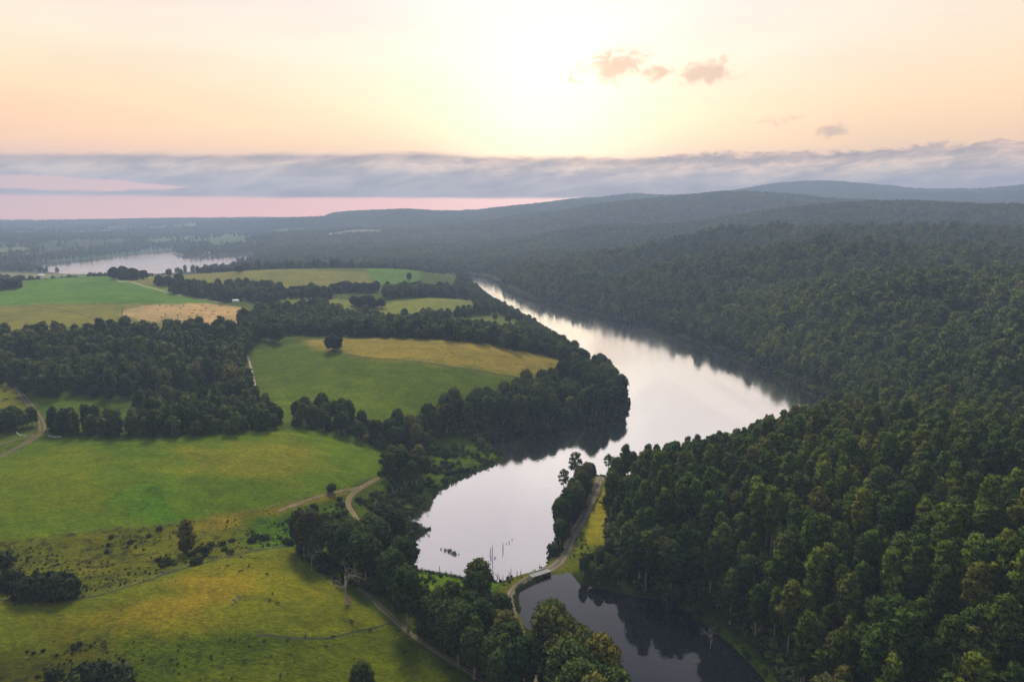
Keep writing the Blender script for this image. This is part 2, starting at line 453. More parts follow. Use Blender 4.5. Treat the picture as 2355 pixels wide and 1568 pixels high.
# polar grid that covers the land all round the viewpoint, finest where the view goes
thf = np.arange(-44, 44.001, 0.11)
thb = np.concatenate([np.arange(46, 60, 2), np.arange(60, 300, 6), np.arange(300, 315, 2)])
TH = np.radians(np.concatenate([thf, thb]))
LR = np.concatenate([np.log([2, 15, 35, 60, 85, 105]), np.arange(math.log(120), math.log(650), 0.0055),
                     np.arange(math.log(650), math.log(2400), 0.0075), np.arange(math.log(2400), math.log(11400), 0.013), [math.log(11400)]])
NT, NR = len(TH), len(LR)
T2, L2 = np.meshgrid(TH, LR, indexing='ij')
TW = np.where(T2 > pi, T2 - 2 * pi, T2)
R2 = np.exp(L2)
GX = R2 * np.sin(T2); GY = R2 * np.cos(T2)
base = rbf(np.clip(TW, -0.95, 0.95), L2)
fade = np.clip((np.abs(TW) - 0.95) / 0.7, 0, 1)
base = base * (1 - fade) + (14 + 0.004 * R2) * fade


def step(x, a, b):
    t = np.clip((x - a) / (b - a), 0, 1)
    return t * t * (3 - 2 * t)


def Wz(poly_im):
    return None


# distance to water
dW = np.full(R2.shape, 1e9)
inW = np.zeros(R2.shape, bool)
win = []
for W in WATERS:
    i_ = inside(GX, GY, W)
    d_ = dist_poly(GX, GY, W)
    win.append((i_, d_))
    inW |= i_
    dW = np.minimum(dW, d_)
thr = (C[0, 0],)
hillside = step(GX + 0.0 * GY, -200, 300) * step(R2, 900, 1600) + step(TW, 0.12, 0.25) * step(R2, 650, 900)
hillside = np.clip(hillside, 0, 1)
rough = 0
for (L, amp, s) in [(70, 0.8, 1), (170, 2.4, 2), (420, 10.0, 3), (900, 17.0, 4), (2000, 30.0, 5)]:
    act = step(R2, L * 2.2, L * 5.5)
    rough = rough + act * amp * (0.45 + 2.6 * hillside) * (0.35 + 0.65 * np.clip(hillside + step(R2, 2500, 4000), 0, 1)) * (fbm(GX / L, GY / L, 2, s * 13) - 0.5) * 2
# foothill ridges and the gullies between them on the right hand hills
uw = np.clip((TW - 0.02) / 0.5, -0.2, 1.4)
wob = (fbm(GX / 500, GY / 500, 2, 91) - 0.5)
spur = 0
for (ra, rb, amp, wd) in [(820, 900, -14, .06), (1120, 1330, -34, .075), (1380, 1600, 4, .05), (1650, 1900, -46, .08), (2000, 2200, 6, .05), (2350, 2600, -60, .09), (2950, 3050, 6, .05), (3800, 4000, -50, .07), (5500, 5700, -60, .06)]:
    lc_ = np.log(ra + (rb - ra) * uw) + 0.22 * wob
    spur = spur + amp * np.exp(-((L2 - lc_) / wd) ** 2)
spur = spur * step(TW, 0.02, 0.16) * step(base, 12, 45)
base = base + spur
land = np.maximum(base, 1.0) + rough * 0.55 * np.clip(base / 25, 0.15, 1)
land = np.maximum(land, 0.8)
hout = land * (1 - np.exp(-dW / 28.0)) + 1.4 * (1 - np.exp(-dW / 2.2))
far_s = step(R2, 1500, 2500)
hout = hout * (1 - far_s) + (land * (1 - np.exp(-dW / 120.0)) + 2.0 * (1 - np.exp(-dW / 10))) * far_s
hin = -4.0 * (1 - np.exp(-dW / 6.0)) - 0.15
GZ = np.where(inW, hin, hout)
GZ += np.where(inW, 0, (fbm(GX / 6, GY / 6, 3, 77) - 0.5) * 0.7 * (1 - step(R2, 700, 1500)) * np.clip(dW / 12, 0, 1))


def ground(x, y):
    """height of the built ground under world points"""
    x = np.atleast_1d(np.asarray(x, float)); y = np.atleast_1d(np.asarray(y, float))
    th = np.arctan2(x, y); lr = np.log(np.hypot(x, y) + 1e-6)
    th = np.where(th < TH[0], th + 2 * pi, th)
    i = np.clip(np.searchsorted(TH, th) - 1, 0, NT - 2)
    j = np.clip(np.searchsorted(LR, lr) - 1, 0, NR - 2)
    a = np.clip((th - TH[i]) / (TH[i + 1] - TH[i]), 0, 1)
    b = np.clip((lr - LR[j]) / (LR[j + 1] - LR[j]), 0, 1)
    return (GZ[i, j] * (1 - a) + GZ[i + 1, j] * a) * (1 - b) + (GZ[i, j + 1] * (1 - a) + GZ[i + 1, j + 1] * a) * b


def hit(u, v, lift=0.0):
    """where the view line through a photo point meets the ground (or a surface lift above it)"""
    th, t = ray(u, v)
    rr = np.exp(np.linspace(math.log(90), math.log(11300), 5000))
    z = ground(rr * sin(th), rr * cos(th)) + lift
    zz = np.maximum(z, lift)
    k = np.nonzero(H - t * rr <= zz)[0]
    if len(k) == 0:
        r = 11300
    else:
        r = rr[k[0]]
    return (r * sin(th), r * cos(th))


def WP(pts, lift=0.0):
    return np.array([hit(u, v, lift) for (u, v) in pts])


def at(u, v, lift=0.0):
    x, y = hit(u, v, lift)
    return (x, y, float(ground(x, y)[0]))


def mesh_np(name, V, F, mats=None, smooth=True, mi=None, quads=True):
    me = bpy.data.meshes.new(name)
    V = np.asarray(V, np.float32); F = np.asarray(F, np.int32)
    k = F.shape[1]
    me.vertices.add(len(V)); me.vertices.foreach_set('co', V.ravel())
    me.loops.add(F.size); me.loops.foreach_set('vertex_index', F.ravel())
    me.polygons.add(len(F))
    me.polygons.foreach_set('loop_start', np.arange(0, F.size, k, dtype=np.int32))
    me.polygons.foreach_set('loop_total', np.full(len(F), k, np.int32))
    if smooth:
        me.polygons.foreach_set('use_smooth', np.ones(len(F), bool))
    if mi is not None:
        me.polygons.foreach_set('material_index', np.asarray(mi, np.int32))
    for m in (mats or []):
        me.materials.append(m)
    me.update(calc_edges=True)
    return me


def obj(name, me, parent=None, loc=None, label=None, cat=None, kind=None, group=None):
    o = bpy.data.objects.new(name, me)
    COL.objects.link(o)
    if parent: o.parent = parent
    if loc is not None: o.location = loc
    if label: o['label'] = label
    if cat: o['category'] = cat
    if kind: o['kind'] = kind
    if group: o['group'] = group
    return o


# ------------------------------------------------------------------ materials
def mat(name):
    m = bpy.data.materials.new(name)
    m.use_nodes = True
    nt = m.node_tree
    bs = nt.nodes['Principled BSDF']
    return m, N(nt), bs


def simple(name, c, rough=0.8, var=0.0, scale=3.0, spec=0.3, metal=0.0):
    m, n, b = mat(name)
    b.inputs['Roughness'].default_value = rough
    b.inputs['Specular IOR Level'].default_value = spec
    b.inputs['Metallic'].default_value = metal
    if var > 0:
        g = n.new('ShaderNodeTexCoord')
        f = n.noise(g.outputs['Object'], scale, 5.0, 0.6)
        cc = n.mix(n.sstep(f, 0.3, 0.7), tuple(x * (1 - var) for x in c), tuple(min(1, x * (1 + var)) for x in c))
        n.put(b.inputs['Base Color'], cc)
    else:
        b.inputs['Base Color'].default_value = (*c, 1)
    return m


def leaf_mat(name, dark, mid, lite, warm=None, hue=0.5):
    m, n, b = mat(name)
    oi = n.new('ShaderNodeObjectInfo')
    at_ = n.new('ShaderNodeAttribute', attribute_name='tint')
    rnd = oi.outputs['Random']
    c = n.ramp(rnd, [(0.0, dark), (0.45, mid), (0.85, lite), (1.0, warm or lite)])
    geo = n.new('ShaderNodeNewGeometry')
    c = n.mix(1.0, c, oi.outputs['Color'], 'MULTIPLY')
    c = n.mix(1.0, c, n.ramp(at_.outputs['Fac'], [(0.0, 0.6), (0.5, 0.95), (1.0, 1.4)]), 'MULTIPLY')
    pz = n.noise(geo.outputs['Position'], 0.006, 4.0, 0.6)
    c = n.mix(1.0, c, n.mix(n.sstep(pz, 0.35, 0.65), (0.66, 0.76, 0.88), (1.25, 1.12, 0.85)), 'MULTIPLY')
    n.put(b.inputs['Base Color'], c)
    b.inputs['Roughness'].default_value = 0.75
    b.inputs['Specular IOR Level'].default_value = 0.1
    tr = n.new('ShaderNodeBsdfTranslucent')
    n.put(tr.inputs[0], n.mix(1.0, c, (1.3, 1.25, 0.6), 'MULTIPLY'))
    ms = n.new('ShaderNodeMixShader')
    ms.inputs[0].default_value = 0.22
    n.nt.links.new(b.outputs[0], ms.inputs[1]); n.nt.links.new(tr.outputs[0], ms.inputs[2])
    n.nt.links.new(ms.outputs[0], n.nt.nodes['Material Output'].inputs[0])
    return m


M = {}
M['gum'] = leaf_mat('gum_leaves', (0.042, 0.080, 0.013), (0.070, 0.112, 0.015), (0.104, 0.142, 0.020), (0.118, 0.132, 0.028))
M['wood'] = leaf_mat('woodland_leaves', (0.022, 0.050, 0.020), (0.042, 0.078, 0.024), (0.080, 0.115, 0.030), (0.10, 0.095, 0.035))
M['pine'] = leaf_mat('cypress_leaves', (0.013, 0.023, 0.013), (0.018, 0.031, 0.016), (0.026, 0.039, 0.018))
M['shrub'] = leaf_mat('shrub_leaves', (0.021, 0.036, 0.013), (0.039, 0.065, 0.017), (0.072, 0.098, 0.023), (0.104, 0.098, 0.029))
M['river'] = leaf_mat('riverside_leaves', (0.034, 0.062, 0.020), (0.056, 0.088, 0.022), (0.095, 0.120, 0.028), (0.13, 0.115, 0.035))
M['reed'] = leaf_mat('reed_leaves', (0.035, 0.07, 0.02), (0.05, 0.09, 0.022), (0.07, 0.11, 0.03))
M['bark'] = simple('pale_gum_bark', (0.24, 0.20, 0.155), 0.85, 0.35, 0.6)
M['darkbark'] = simple('dark_bark', (0.07, 0.055, 0.04), 0.9, 0.3, 0.8)
M['deadwood'] = simple('bleached_dead_wood', (0.27, 0.24, 0.20), 0.8, 0.25, 0.7)
M['pinkbark'] = simple('pink_peeling_bark', (0.42, 0.26, 0.20), 0.8, 0.35, 0.9)
M['stump'] = simple('wet_dead_stem', (0.04, 0.033, 0.028), 0.7, 0.2, 1.0)
M['post'] = simple('weathered_fence_wood', (0.14, 0.12, 0.095), 0.9, 0.2, 2.0)
M['wire'] = simple('fence_wire', (0.3, 0.3, 0.3), 0.5, 0.0, 1.0, 0.5, 0.8)
M['concrete'] = simple('pale_concrete', (0.26, 0.26, 0.26), 0.85, 0.15, 0.8)
M['steel'] = simple('galvanised_steel', (0.35, 0.36, 0.38), 0.5, 0.1, 2.0, 0.5, 0.6)
M['white'] = simple('white_painted_sheet', (0.78, 0.80, 0.82), 0.5, 0.05, 1.0)
M['glass'] = simple('dark_window_glass', (0.03, 0.035, 0.04), 0.1, 0.0, 1.0, 0.6)
M['cow'] = simple('black_cattle_hide', (0.014, 0.011, 0.010), 0.7, 0.2, 2.0)
M['log'] = simple('cut_log_wood', (0.13, 0.11, 0.085), 0.9, 0.3, 2.0)
M['stone'] = simple('grey_field_stone', (0.11, 0.105, 0.09), 0.9, 0.2, 1.5)
M['sheep'] = simple('pale_fleece', (0.6, 0.56, 0.48), 0.95, 0.1, 2.0)


def ground_mat():
    m, n, b = mat('grassland_and_soil')
    ca = n.new('ShaderNodeAttribute', attribute_name='cover')
    ra = n.new('ShaderNodeAttribute', attribute_name='rough')
    g = n.new('ShaderNodeNewGeometry')
    pos = g.outputs['Position']
    mp = n.new('ShaderNodeMapping')
    mp.inputs['Scale'].default_value = (0.6, 1.0, 1.0)
    mp.inputs['Rotation'].default_value = (0, 0, 0.5)
    n.put(mp.inputs['Vector'], pos)
    big = n.noise(pos, 0.012, 4.0, 0.6, 0.6)
    mid = n.noise(mp.outputs[0], 0.07, 5.0, 0.65, 0.8)
    fin = n.noise(mp.outputs[0], 0.55, 5.0, 0.7, 0.4)
    hay = n.noise(pos, 0.03, 4.0, 0.6, 1.2)
    c = ca.outputs['Color']
    c = n.mix(1.0, c, n.ramp(big, [(0.3, (0.78, 0.85, 0.85)), (0.7, (1.2, 1.13, 1.1))]), 'MULTIPLY')
    c = n.mix(1.0, c, n.ramp(mid, [(0.28, (0.66, 0.72, 0.7)), (0.5, (1.0, 1.0, 1.0)), (0.72, (1.35, 1.28, 1.2))]), 'MULTIPLY')
    c = n.mix(1.0, c, n.ramp(fin, [(0.25, (0.6, 0.62, 0.6)), (0.5, (1.0, 1.0, 1.0)), (0.75, (1.42, 1.38, 1.3))]), 'MULTIPLY')
    mq = n.new('ShaderNodeMapping')
    mq.inputs['Scale'].default_value = (0.35, 1.1, 1.0)
    mq.inputs['Rotation'].default_value = (0, 0, -0.25)
    n.put(mq.inputs['Vector'], pos)
    blade = n.noise(mq.outputs[0], 1.3, 4.0, 0.75, 0.6)
    c = n.mix(1.0, c, n.ramp(blade, [(0.3, (0.55, 0.58, 0.5)), (0.5, (0.98, 0.98, 0.98)), (0.7, (1.6, 1.5, 1.35))]), 'MULTIPLY')
    # darker weedy clumps where the ground is rough
    cl = n.noise(pos, 0.16, 4.0, 0.7, 0.5)
    clm = n.m('MULTIPLY', n.sstep(cl, 0.5, 0.62), ra.outputs['Fac'])
    c = n.mix(clm, c, n.mix(hay, (0.016, 0.024, 0.008), (0.03, 0.032, 0.010)))
    dry = n.m('MULTIPLY', n.sstep(hay, 0.54, 0.68), 0.35)
    c = n.mix(dry, c, n.mix(1.0, c, (1.5, 1.15, 0.95), 'MULTIPLY'))
    n.put(b.inputs['Base Color'], c)
    b.inputs['Roughness'].default_value = 0.95
    b.inputs['Specular IOR Level'].default_value = 0.05
    bp = n.new('ShaderNodeBump')
    bp.inputs['Strength'].default_value = 0.9
    bp.inputs['Distance'].default_value = 1.2
    n.put(bp.inputs['Height'], n.m('ADD', n.m('MULTIPLY', n.m('ADD', fin, blade), 0.7), n.m('MULTIPLY', cl, 1.2)))
    n.put(b.inputs['Normal'], bp.outputs[0])
    return m


M['ground'] = ground_mat()


def water_mat(name, body, refl, rough, streak):
    m, n, b = mat(name)
    n.nt.nodes.remove(b)
    g = n.new('ShaderNodeNewGeometry')
    pos = g.outputs['Position']
    wv = n.noise(pos, 0.35, 3.0, 0.55)
    wl = n.noise(pos, 0.035, 3.0, 0.5, 0.4)
    bp = n.new('ShaderNodeBump')
    bp.inputs['Strength'].default_value = 0.10
    bp.inputs['Distance'].default_value = 0.35
    n.put(bp.inputs['Height'], n.m('ADD', wv, n.m('MULTIPLY', wl, 1.5)))
    mp = n.new('ShaderNodeMapping')
    mp.inputs['Scale'].default_value = (1.0, 0.28, 1.0)
    mp.inputs['Rotation'].default_value = (0, 0, 0.9)
    n.put(mp.inputs['Vector'], pos)
    sn = n.noise(mp.outputs[0], 0.008, 4.0, 0.55, 0.7)
    calm = n.sstep(sn, 0.42, 0.62)
    gl = n.new('ShaderNodeBsdfGlossy')
    spy = n.new('ShaderNodeSeparateXYZ')
    n.put(spy.inputs[0], pos)
    wind = n.m('MULTIPLY', n.sstep(spy.outputs[1], 480.0, 1100.0), 0.05)
    n.put(gl.inputs['Roughness'], n.m('ADD', n.m('ADD', rough, wind), n.m('MULTIPLY', calm, streak)))
    n.put(gl.inputs['Color'], n.mix(calm, (1.0, 0.99, 0.98), (0.93, 0.92, 0.93)))
    n.put(gl.inputs['Normal'], bp.outputs[0])
    df = n.new('ShaderNodeBsdfDiffuse')
    df.inputs[0].default_value = (*body, 1)
    lw = n.new('ShaderNodeLayerWeight')
    lw.inputs['Blend'].default_value = 0.5
    fac = n.ramp(lw.outputs['Facing'], refl)
    ms = n.new('ShaderNodeMixShader')
    n.put(ms.inputs[0], fac)
    n.nt.links.new(df.outputs[0], ms.inputs[1]); n.nt.links.new(gl.outputs[0], ms.inputs[2])
    n.nt.links.new(ms.outputs[0], n.nt.nodes['Material Output'].inputs[0])
    return m


M['lake'] = water_mat('lake_surface', (0.03, 0.035, 0.04), [(0.0, 0.06), (0.4, 0.45), (0.52, 0.72), (0.65, 0.88), (1.0, 0.96)], 0.03, 0.05)
M['pond'] = water_mat('pond_surface', (0.006, 0.008, 0.012), [(0.0, 0.03), (0.4, 0.06), (0.5, 0.13), (0.7, 0.5), (1.0, 0.9)], 0.02, 0.02)


def track_mat(name, base_c, rut, mid):
    m, n, b = mat(name)
    uv = n.new('ShaderNodeUVMap')
    sep = n.new('ShaderNodeSeparateXYZ')
    n.nt.links.new(uv.outputs[0], sep.inputs[0])
    g = n.new('ShaderNodeNewGeometry')
    no = n.noise(g.outputs['Position'], 0.5, 5.0, 0.65)
    no2 = n.noise(g.outputs['Position'], 0.08, 3.0, 0.6)
    x = n.m('ADD', n.m('ABSOLUTE', n.m('SUBTRACT', sep.outputs[0], 0.5)), n.m('MULTIPLY', n.m('SUBTRACT', no, 0.5), 0.10))
    cc = n.ramp(x, [(0.05, mid), (0.13, rut), (0.26, rut), (0.36, base_c), (0.5, base_c)])
    cc = n.mix(1.0, cc, n.ramp(no2, [(0.3, (0.72, 0.72, 0.72)), (0.7, (1.25, 1.2, 1.15))]), 'MULTIPLY')
    cc = n.mix(1.0, cc, n.ramp(no, [(0.25, (0.75, 0.75, 0.75)), (0.75, (1.25, 1.25, 1.25))]), 'MULTIPLY')
    n.put(b.inputs['Base Color'], cc)
    b.inputs['Roughness'].default_value = 0.95
    b.inputs['Specular IOR Level'].default_value = 0.05
    return m


M['gravel'] = track_mat('gravel_road_surface', (0.10, 0.095, 0.045), (0.185, 0.16, 0.12), (0.12, 0.11, 0.065))
M['dirt'] = track_mat('orange_dirt_surface', (0.20, 0.14, 0.06), (0.40, 0.26, 0.15), (0.30, 0.20, 0.11))
M['farm'] = track_mat('farm_track_surface', (0.06, 0.068, 0.022), (0.15, 0.125, 0.075), (0.07, 0.078, 0.025))
M['sand'] = track_mat('sandy_track_surface', (0.085, 0.085, 0.035), (0.21, 0.165, 0.095), (0.13, 0.115, 0.055))
M['chalk'] = track_mat('pale_track_surface', (0.26, 0.24, 0.18), (0.36, 0.33, 0.26), (0.30, 0.27, 0.20))
M['drain'] = simple('damp_ditch_soil', (0.03, 0.042, 0.012), 0.95, 0.3, 0.3)

# ------------------------------------------------------------------ ground cover zones (photo outline -> world outline)
cover = np.zeros(R2.shape + (3,))
rgh = np.zeros(R2.shape)
FLOOR = np.array((0.022, 0.030, 0.012))
cover[:] = FLOOR
rgh[:] = 0.25
jx = GX + (fbm(GX / 14, GY / 14, 3, 31) - 0.5) * 9 * np.clip(R2 / 700, 0.5, 3)
jy = GY + (fbm(GX / 14 + 90, GY / 14, 3, 32) - 0.5) * 9 * np.clip(R2 / 700, 0.5, 3)

# left hand land is pasture by default
leftland = (TW < -0.02) & (R2 < 2300)
cover[leftland] = (0.05, 0.075, 0.016)
# far farmland patchwork
farm = (R2 > 2300) & (TW < -0.10 - 0.00 * R2)
cell = 430.0
cxn = np.floor(GX / cell + fbm(GX / 900, GY / 900, 2, 5) * 2.5).astype(int)
cyn = np.floor(GY / (cell * 1.7) + fbm(GX / 900, GY / 900, 2, 8) * 2.5).astype(int)
hh = hash2(cxn, cyn, 3)
pal = np.array([(0.08, 0.15, 0.05), (0.05, 0.08, 0.035), (0.14, 0.16, 0.07), (0.03, 0.045, 0.02), (0.22, 0.19, 0.12), (0.07, 0.12, 0.05), (0.03, 0.045, 0.02), (0.11, 0.16, 0.06)])
pc = pal[(hh * 7.999).astype(int)]
woodmask = fbm(GX / 700, GY / 900, 3, 21) > 0.58
pc = np.where(woodmask[..., None], np.array((0.025, 0.04, 0.018)), pc)
cover[farm] = pc[farm]

ZONES = [
    ('greenhill', [(-60, 672), (0, 662), (100, 640), (200, 630), (250, 633), (300, 645), (400, 672), (512, 698), (350, 700), (150, 698), (-60, 705)], (0.075, 0.155, 0.035), 0.1),
    ('olive1', [(-60, 705), (150, 699), (350, 701), (470, 699), (560, 706), (575, 725), (560, 765), (430, 762), (250, 745), (-60, 778)], (0.15, 0.145, 0.052), 0.15),
    ('tan', [(283, 713), (330, 703), (400, 699), (480, 698), (555, 708), (572, 722), (540, 745), (440, 748), (330, 738), (285, 726)], (0.34, 0.235, 0.21), 0.05),
    ('olivehill', [(250, 632), (420, 632), (490, 628), (560, 621), (650, 620), (750, 622), (842, 625), (862, 655), (850, 672), (756, 668), (640, 662), (520, 652), (440, 680), (300, 648)], (0.15, 0.145, 0.06), 0.1),
    ('green2', [(835, 628), (900, 617), (963, 617), (968, 640), (945, 668), (860, 650)], (0.07, 0.14, 0.04), 0.1),
    ('yard', [(560, 700), (700, 700), (740, 740), (640, 735), (570, 730)], (0.06, 0.09, 0.03), 0.3),
    ('field3', [(640, 684), (700, 684), (740, 685), (870, 700), (960, 688), (1060, 685), (1096, 697), (1085, 716), (1000, 722), (930, 728), (830, 722), (740, 705), (650, 698)], (0.14, 0.155, 0.05), 0.1),
    ('field4', [(980, 750), (1090, 727), (1150, 728), (1205, 742), (1215, 765), (1100, 770)], (0.10, 0.125, 0.035), 0.15),
    ('big', [(568, 812), (640, 796), (710, 785), (830, 779), (1000, 782), (1130, 794), (1290, 832), (1300, 865), (1240, 900), (1130, 940), (1075, 960), (985, 985), (930, 985), (820, 965), (700, 960), (650, 975), (606, 935), (590, 880)], (0.065, 0.10, 0.022), 0.1),
    ('biglow', [(640, 900), (760, 880), (900, 910), (880, 955), (760, 950), (650, 940)], (0.085, 0.125, 0.022), 0.1),
    ('bigtan', [(705, 783), (830, 777), (1000, 781), (1130, 793), (1290, 830), (1300, 858), (1240, 868), (1160, 862), (1060, 845), (960, 830), (850, 822), (760, 806), (712, 800)], (0.22, 0.17, 0.12), 0.08),
    ('field5', [(66, 912), (200, 924), (310, 953), (330, 985), (100, 1000), (85, 960)], (0.06, 0.10, 0.02), 0.15),
    ('field5b', [(-60, 868), (25, 870), (48, 905), (70, 970), (-60, 985)], (0.11, 0.115, 0.03), 0.2),
    ('glade', [(440, 915), (500, 912), (560, 945), (480, 945)], (0.06, 0.10, 0.02), 0.1),
    ('field6', [(-60, 1060), (0, 1045), (90, 1004), (300, 1012), (530, 1002), (630, 990), (700, 988), (800, 1018), (870, 1038), (890, 1060), (880, 1090), (800, 1118), (720, 1142), (600, 1170), (450, 1195), (330, 1210), (200, 1222), (-60, 1245)], (0.075, 0.125, 0.014), 0.12),
    ('yellow6', [(0, 1050), (160, 1030), (230, 1080), (220, 1190), (100, 1220), (0, 1225)], (0.105, 0.13, 0.008), 0.1),
    ('hay6', [(390, 1025), (560, 1015), (690, 1012), (730, 1060), (680, 1095), (560, 1100), (440, 1080)], (0.145, 0.15, 0.035), 0.1),
    ('lush6', [(290, 1140), (340, 1125), (420, 1150), (435, 1185), (360, 1195), (300, 1180)], (0.05, 0.125, 0.01), 0.35),
    ('corner6', [(-60, 1000), (95, 992), (60, 1020), (-60, 1060)], (0.06, 0.09, 0.018), 0.2),
    ('hayband', [(440, 1200), (600, 1172), (720, 1144), (800, 1120), (830, 1125), (760, 1150), (660, 1178), (590, 1205), (500, 1222), (430, 1222)], (0.16, 0.13, 0.045), 0.25),
    ('scrub', [(-60, 1245), (200, 1224), (430, 1204), (440, 1222), (560, 1225), (670, 1195), (690, 1250), (600, 1262), (520, 1278), (430, 1300), (330, 1335), (170, 1378), (-60, 1372)], (0.085, 0.092, 0.022), 0.8),
    ('lush', [(560, 1225), (600, 1200), (700, 1165), (790, 1150), (830, 1200), (690, 1255), (600, 1258)], (0.045, 0.10, 0.015), 0.5),
    ('field7', [(-60, 1374), (170, 1378), (330, 1336), (430, 1303), (520, 1279), (600, 1264), (665, 1258), (700, 1290), (770, 1340), (850, 1400), (900, 1440), (820, 1450), (700, 1462), (560, 1462), (420, 1470), (300, 1500), (200, 1560), (160, 1640), (-60, 1640)], (0.105, 0.118, 0.020), 0.2),
    ('pale7', [(250, 1440), (330, 1380), (450, 1340), (560, 1320), (600, 1340), (520, 1400), (420, 1430), (300, 1470)], (0.19, 0.145, 0.045), 0.1),
    ('lush7', [(210, 1480), (300, 1450), (420, 1468), (560, 1465), (680, 1468), (640, 1500), (520, 1540), (380, 1560), (230, 1530)], (0.06, 0.092, 0.014), 0.5),
    ('pale7b', [(600, 1300), (690, 1300), (760, 1350), (700, 1390), (600, 1360)], (0.13, 0.135, 0.02), 0.1),
    ('rough8', [(60, 1500), (220, 1470), (300, 1560), (330, 1640), (-60, 1640), (-60, 1560)], (0.06, 0.062, 0.018), 0.9),
    ('field8', [(330, 1640), (400, 1560), (560, 1530), (680, 1475), (820, 1452), (900, 1450), (980, 1500), (1120, 1600), (1130, 1640)], (0.068, 0.088, 0.014), 0.25),
    ('marsh', [(880, 1045), (960, 1030), (1040, 1030), (1110, 1025), (1165, 1050), (1090, 1085), (1000, 1130), (950, 1185), (970, 1225), (880, 1250), (850, 1180), (870, 1110)], (0.05, 0.085, 0.022), 0.7),
    ('spit', [(960, 1312), (1120, 1330), (1150, 1345), (1100, 1385), (1000, 1400), (950, 1350)], (0.075, 0.15, 0.015), 0.35),
    ('damgrass', [(1150, 1345), (1230, 1300), (1300, 1255), (1340, 1190), (1370, 1110), (1420, 1110), (1400, 1180), (1375, 1250), (1330, 1310), (1250, 1330), (1195, 1370), (1200, 1450), (1160, 1440)], (0.10, 0.115, 0.03), 0.3),
    ('yellowbank', [(1350, 1255), (1340, 1220), (1365, 1170), (1385, 1130), (1400, 1140), (1392, 1200), (1385, 1250)], (0.23, 0.20, 0.045), 0.15),
    ('swamp', [(1590, 1500), (1660, 1480), (1740, 1530), (1790, 1640), (1600, 1640)], (0.03, 0.024, 0.012), 0.8),
    ('pondbank', [(1560, 1382), (1620, 1405), (1720, 1480), (1800, 1570), (1830, 1640), (1790, 1640), (1730, 1560), (1640, 1460)], (0.035, 0.065, 0.018), 0.5),
    ('farclear', [(700, 548), (800, 530), (880, 528), (880, 542), (800, 545), (740, 552)], (0.20, 0.19, 0.12), 0.1),
    ('farclear2', [(1510, 728), (1555, 730), (1560, 738), (1520, 737)], (0.24, 0.22, 0.12), 0.1),
]
SOFT = {'pale7': 16, 'lush7': 11, 'rough8': 12, 'lush': 9, 'hayband': 3, 'yellow6': 30, 'hay6': 20, 'lush6': 12, 'bigtan': 9, 'biglow': 25, 'marsh': 4, 'farclear': 60, 'pale7b': 14, 'pale7c': 10, 'olive1b': 12}
ZW = {}
for nm, pts, c, ro in ZONES:
    W = WP(pts)
    ZW[nm] = W
    soft = SOFT.get(nm, 0)
    if not soft:
        k = inside(jx, jy, W)
        cover[k] = c
        rgh[k] = ro
        continue
    bb = (GX > W[:, 0].min() - 60) & (GX < W[:, 0].max() + 60) & (GY > W[:, 1].min() - 60) & (GY < W[:, 1].max() + 60)
    x_, y_ = GX[bb], GY[bb]
    sd = dist_poly(x_, y_, W) * np.where(inside(x_, y_, W), 1, -1)
    sd = sd + (fbm(x_ / 22, y_ / 12, 4, 40) - 0.5) * soft * 3.2
    w_ = step(sd, -soft, soft)
    cover[bb] = cover[bb] * (1 - w_[:, None]) + np.array(c) * w_[:, None]
    rgh[bb] = rgh[bb] * (1 - w_) + ro * w_

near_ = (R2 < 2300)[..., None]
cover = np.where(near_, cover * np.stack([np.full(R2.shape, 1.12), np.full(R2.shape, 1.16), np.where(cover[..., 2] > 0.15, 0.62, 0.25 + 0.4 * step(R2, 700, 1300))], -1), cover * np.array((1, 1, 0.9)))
# ------------------------------------------------------------------ ground mesh
V = np.stack([GX, GY, GZ], -1).reshape(-1, 3)
ii, jj = np.meshgrid(np.arange(NT), np.arange(NR - 1), indexing='ij')
i2 = (ii + 1) % NT
F = np.stack([ii * NR + jj, ii * NR + jj + 1, i2 * NR + jj + 1, i2 * NR + jj], -1).reshape(-1, 4)
me = mesh_np('ground', V, F, [M['ground']])
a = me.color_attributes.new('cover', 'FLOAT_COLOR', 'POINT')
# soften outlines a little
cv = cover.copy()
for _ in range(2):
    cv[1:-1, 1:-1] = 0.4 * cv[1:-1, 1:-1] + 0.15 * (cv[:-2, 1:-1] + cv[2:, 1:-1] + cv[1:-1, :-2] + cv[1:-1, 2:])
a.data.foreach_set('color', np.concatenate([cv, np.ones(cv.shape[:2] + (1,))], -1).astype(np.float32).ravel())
a2 = me.attributes.new('rough', 'FLOAT', 'POINT')
a2.data.foreach_set('value', rgh.astype(np.float32).ravel())
obj('ground', me, kind='structure', label='rolling green pasture and dark forest floor around the lake')

# ------------------------------------------------------------------ water sheets
def sheet(name, idx, matl, label, reach):
    i_, d_ = win[idx]
    near = (i_ | (d_ < reach)).reshape(-1)
    keep = near[F].any(1)
    f = F[keep]
    used, inv = np.unique(f, return_inverse=True)
    v = V[used].copy(); v[:, 2] = 0.0
    m_ = mesh_np(name, v, inv.reshape(f.shape), [matl])
    return obj(name, m_, kind='structure', label=label)


sheet('lake_water', 0, M['lake'], 'long pale lake reflecting the bright dawn sky', 2.0)
sheet('pond_water', 1, M['pond'], 'dark still pond below the causeway', 1.2)
sheet('far_lake_water', 2, M['lake'], 'distant arm of the lake beyond the left pastures', 8.0)
_o = sheet('channel_water', 4, M['pond'], 'narrow dark channel under the bridge', 0.6)
_o.location.z = -0.03
sheet('inlet_water', 3, M['lake'], 'glimpse of far water behind the hilltop trees', 8.0)


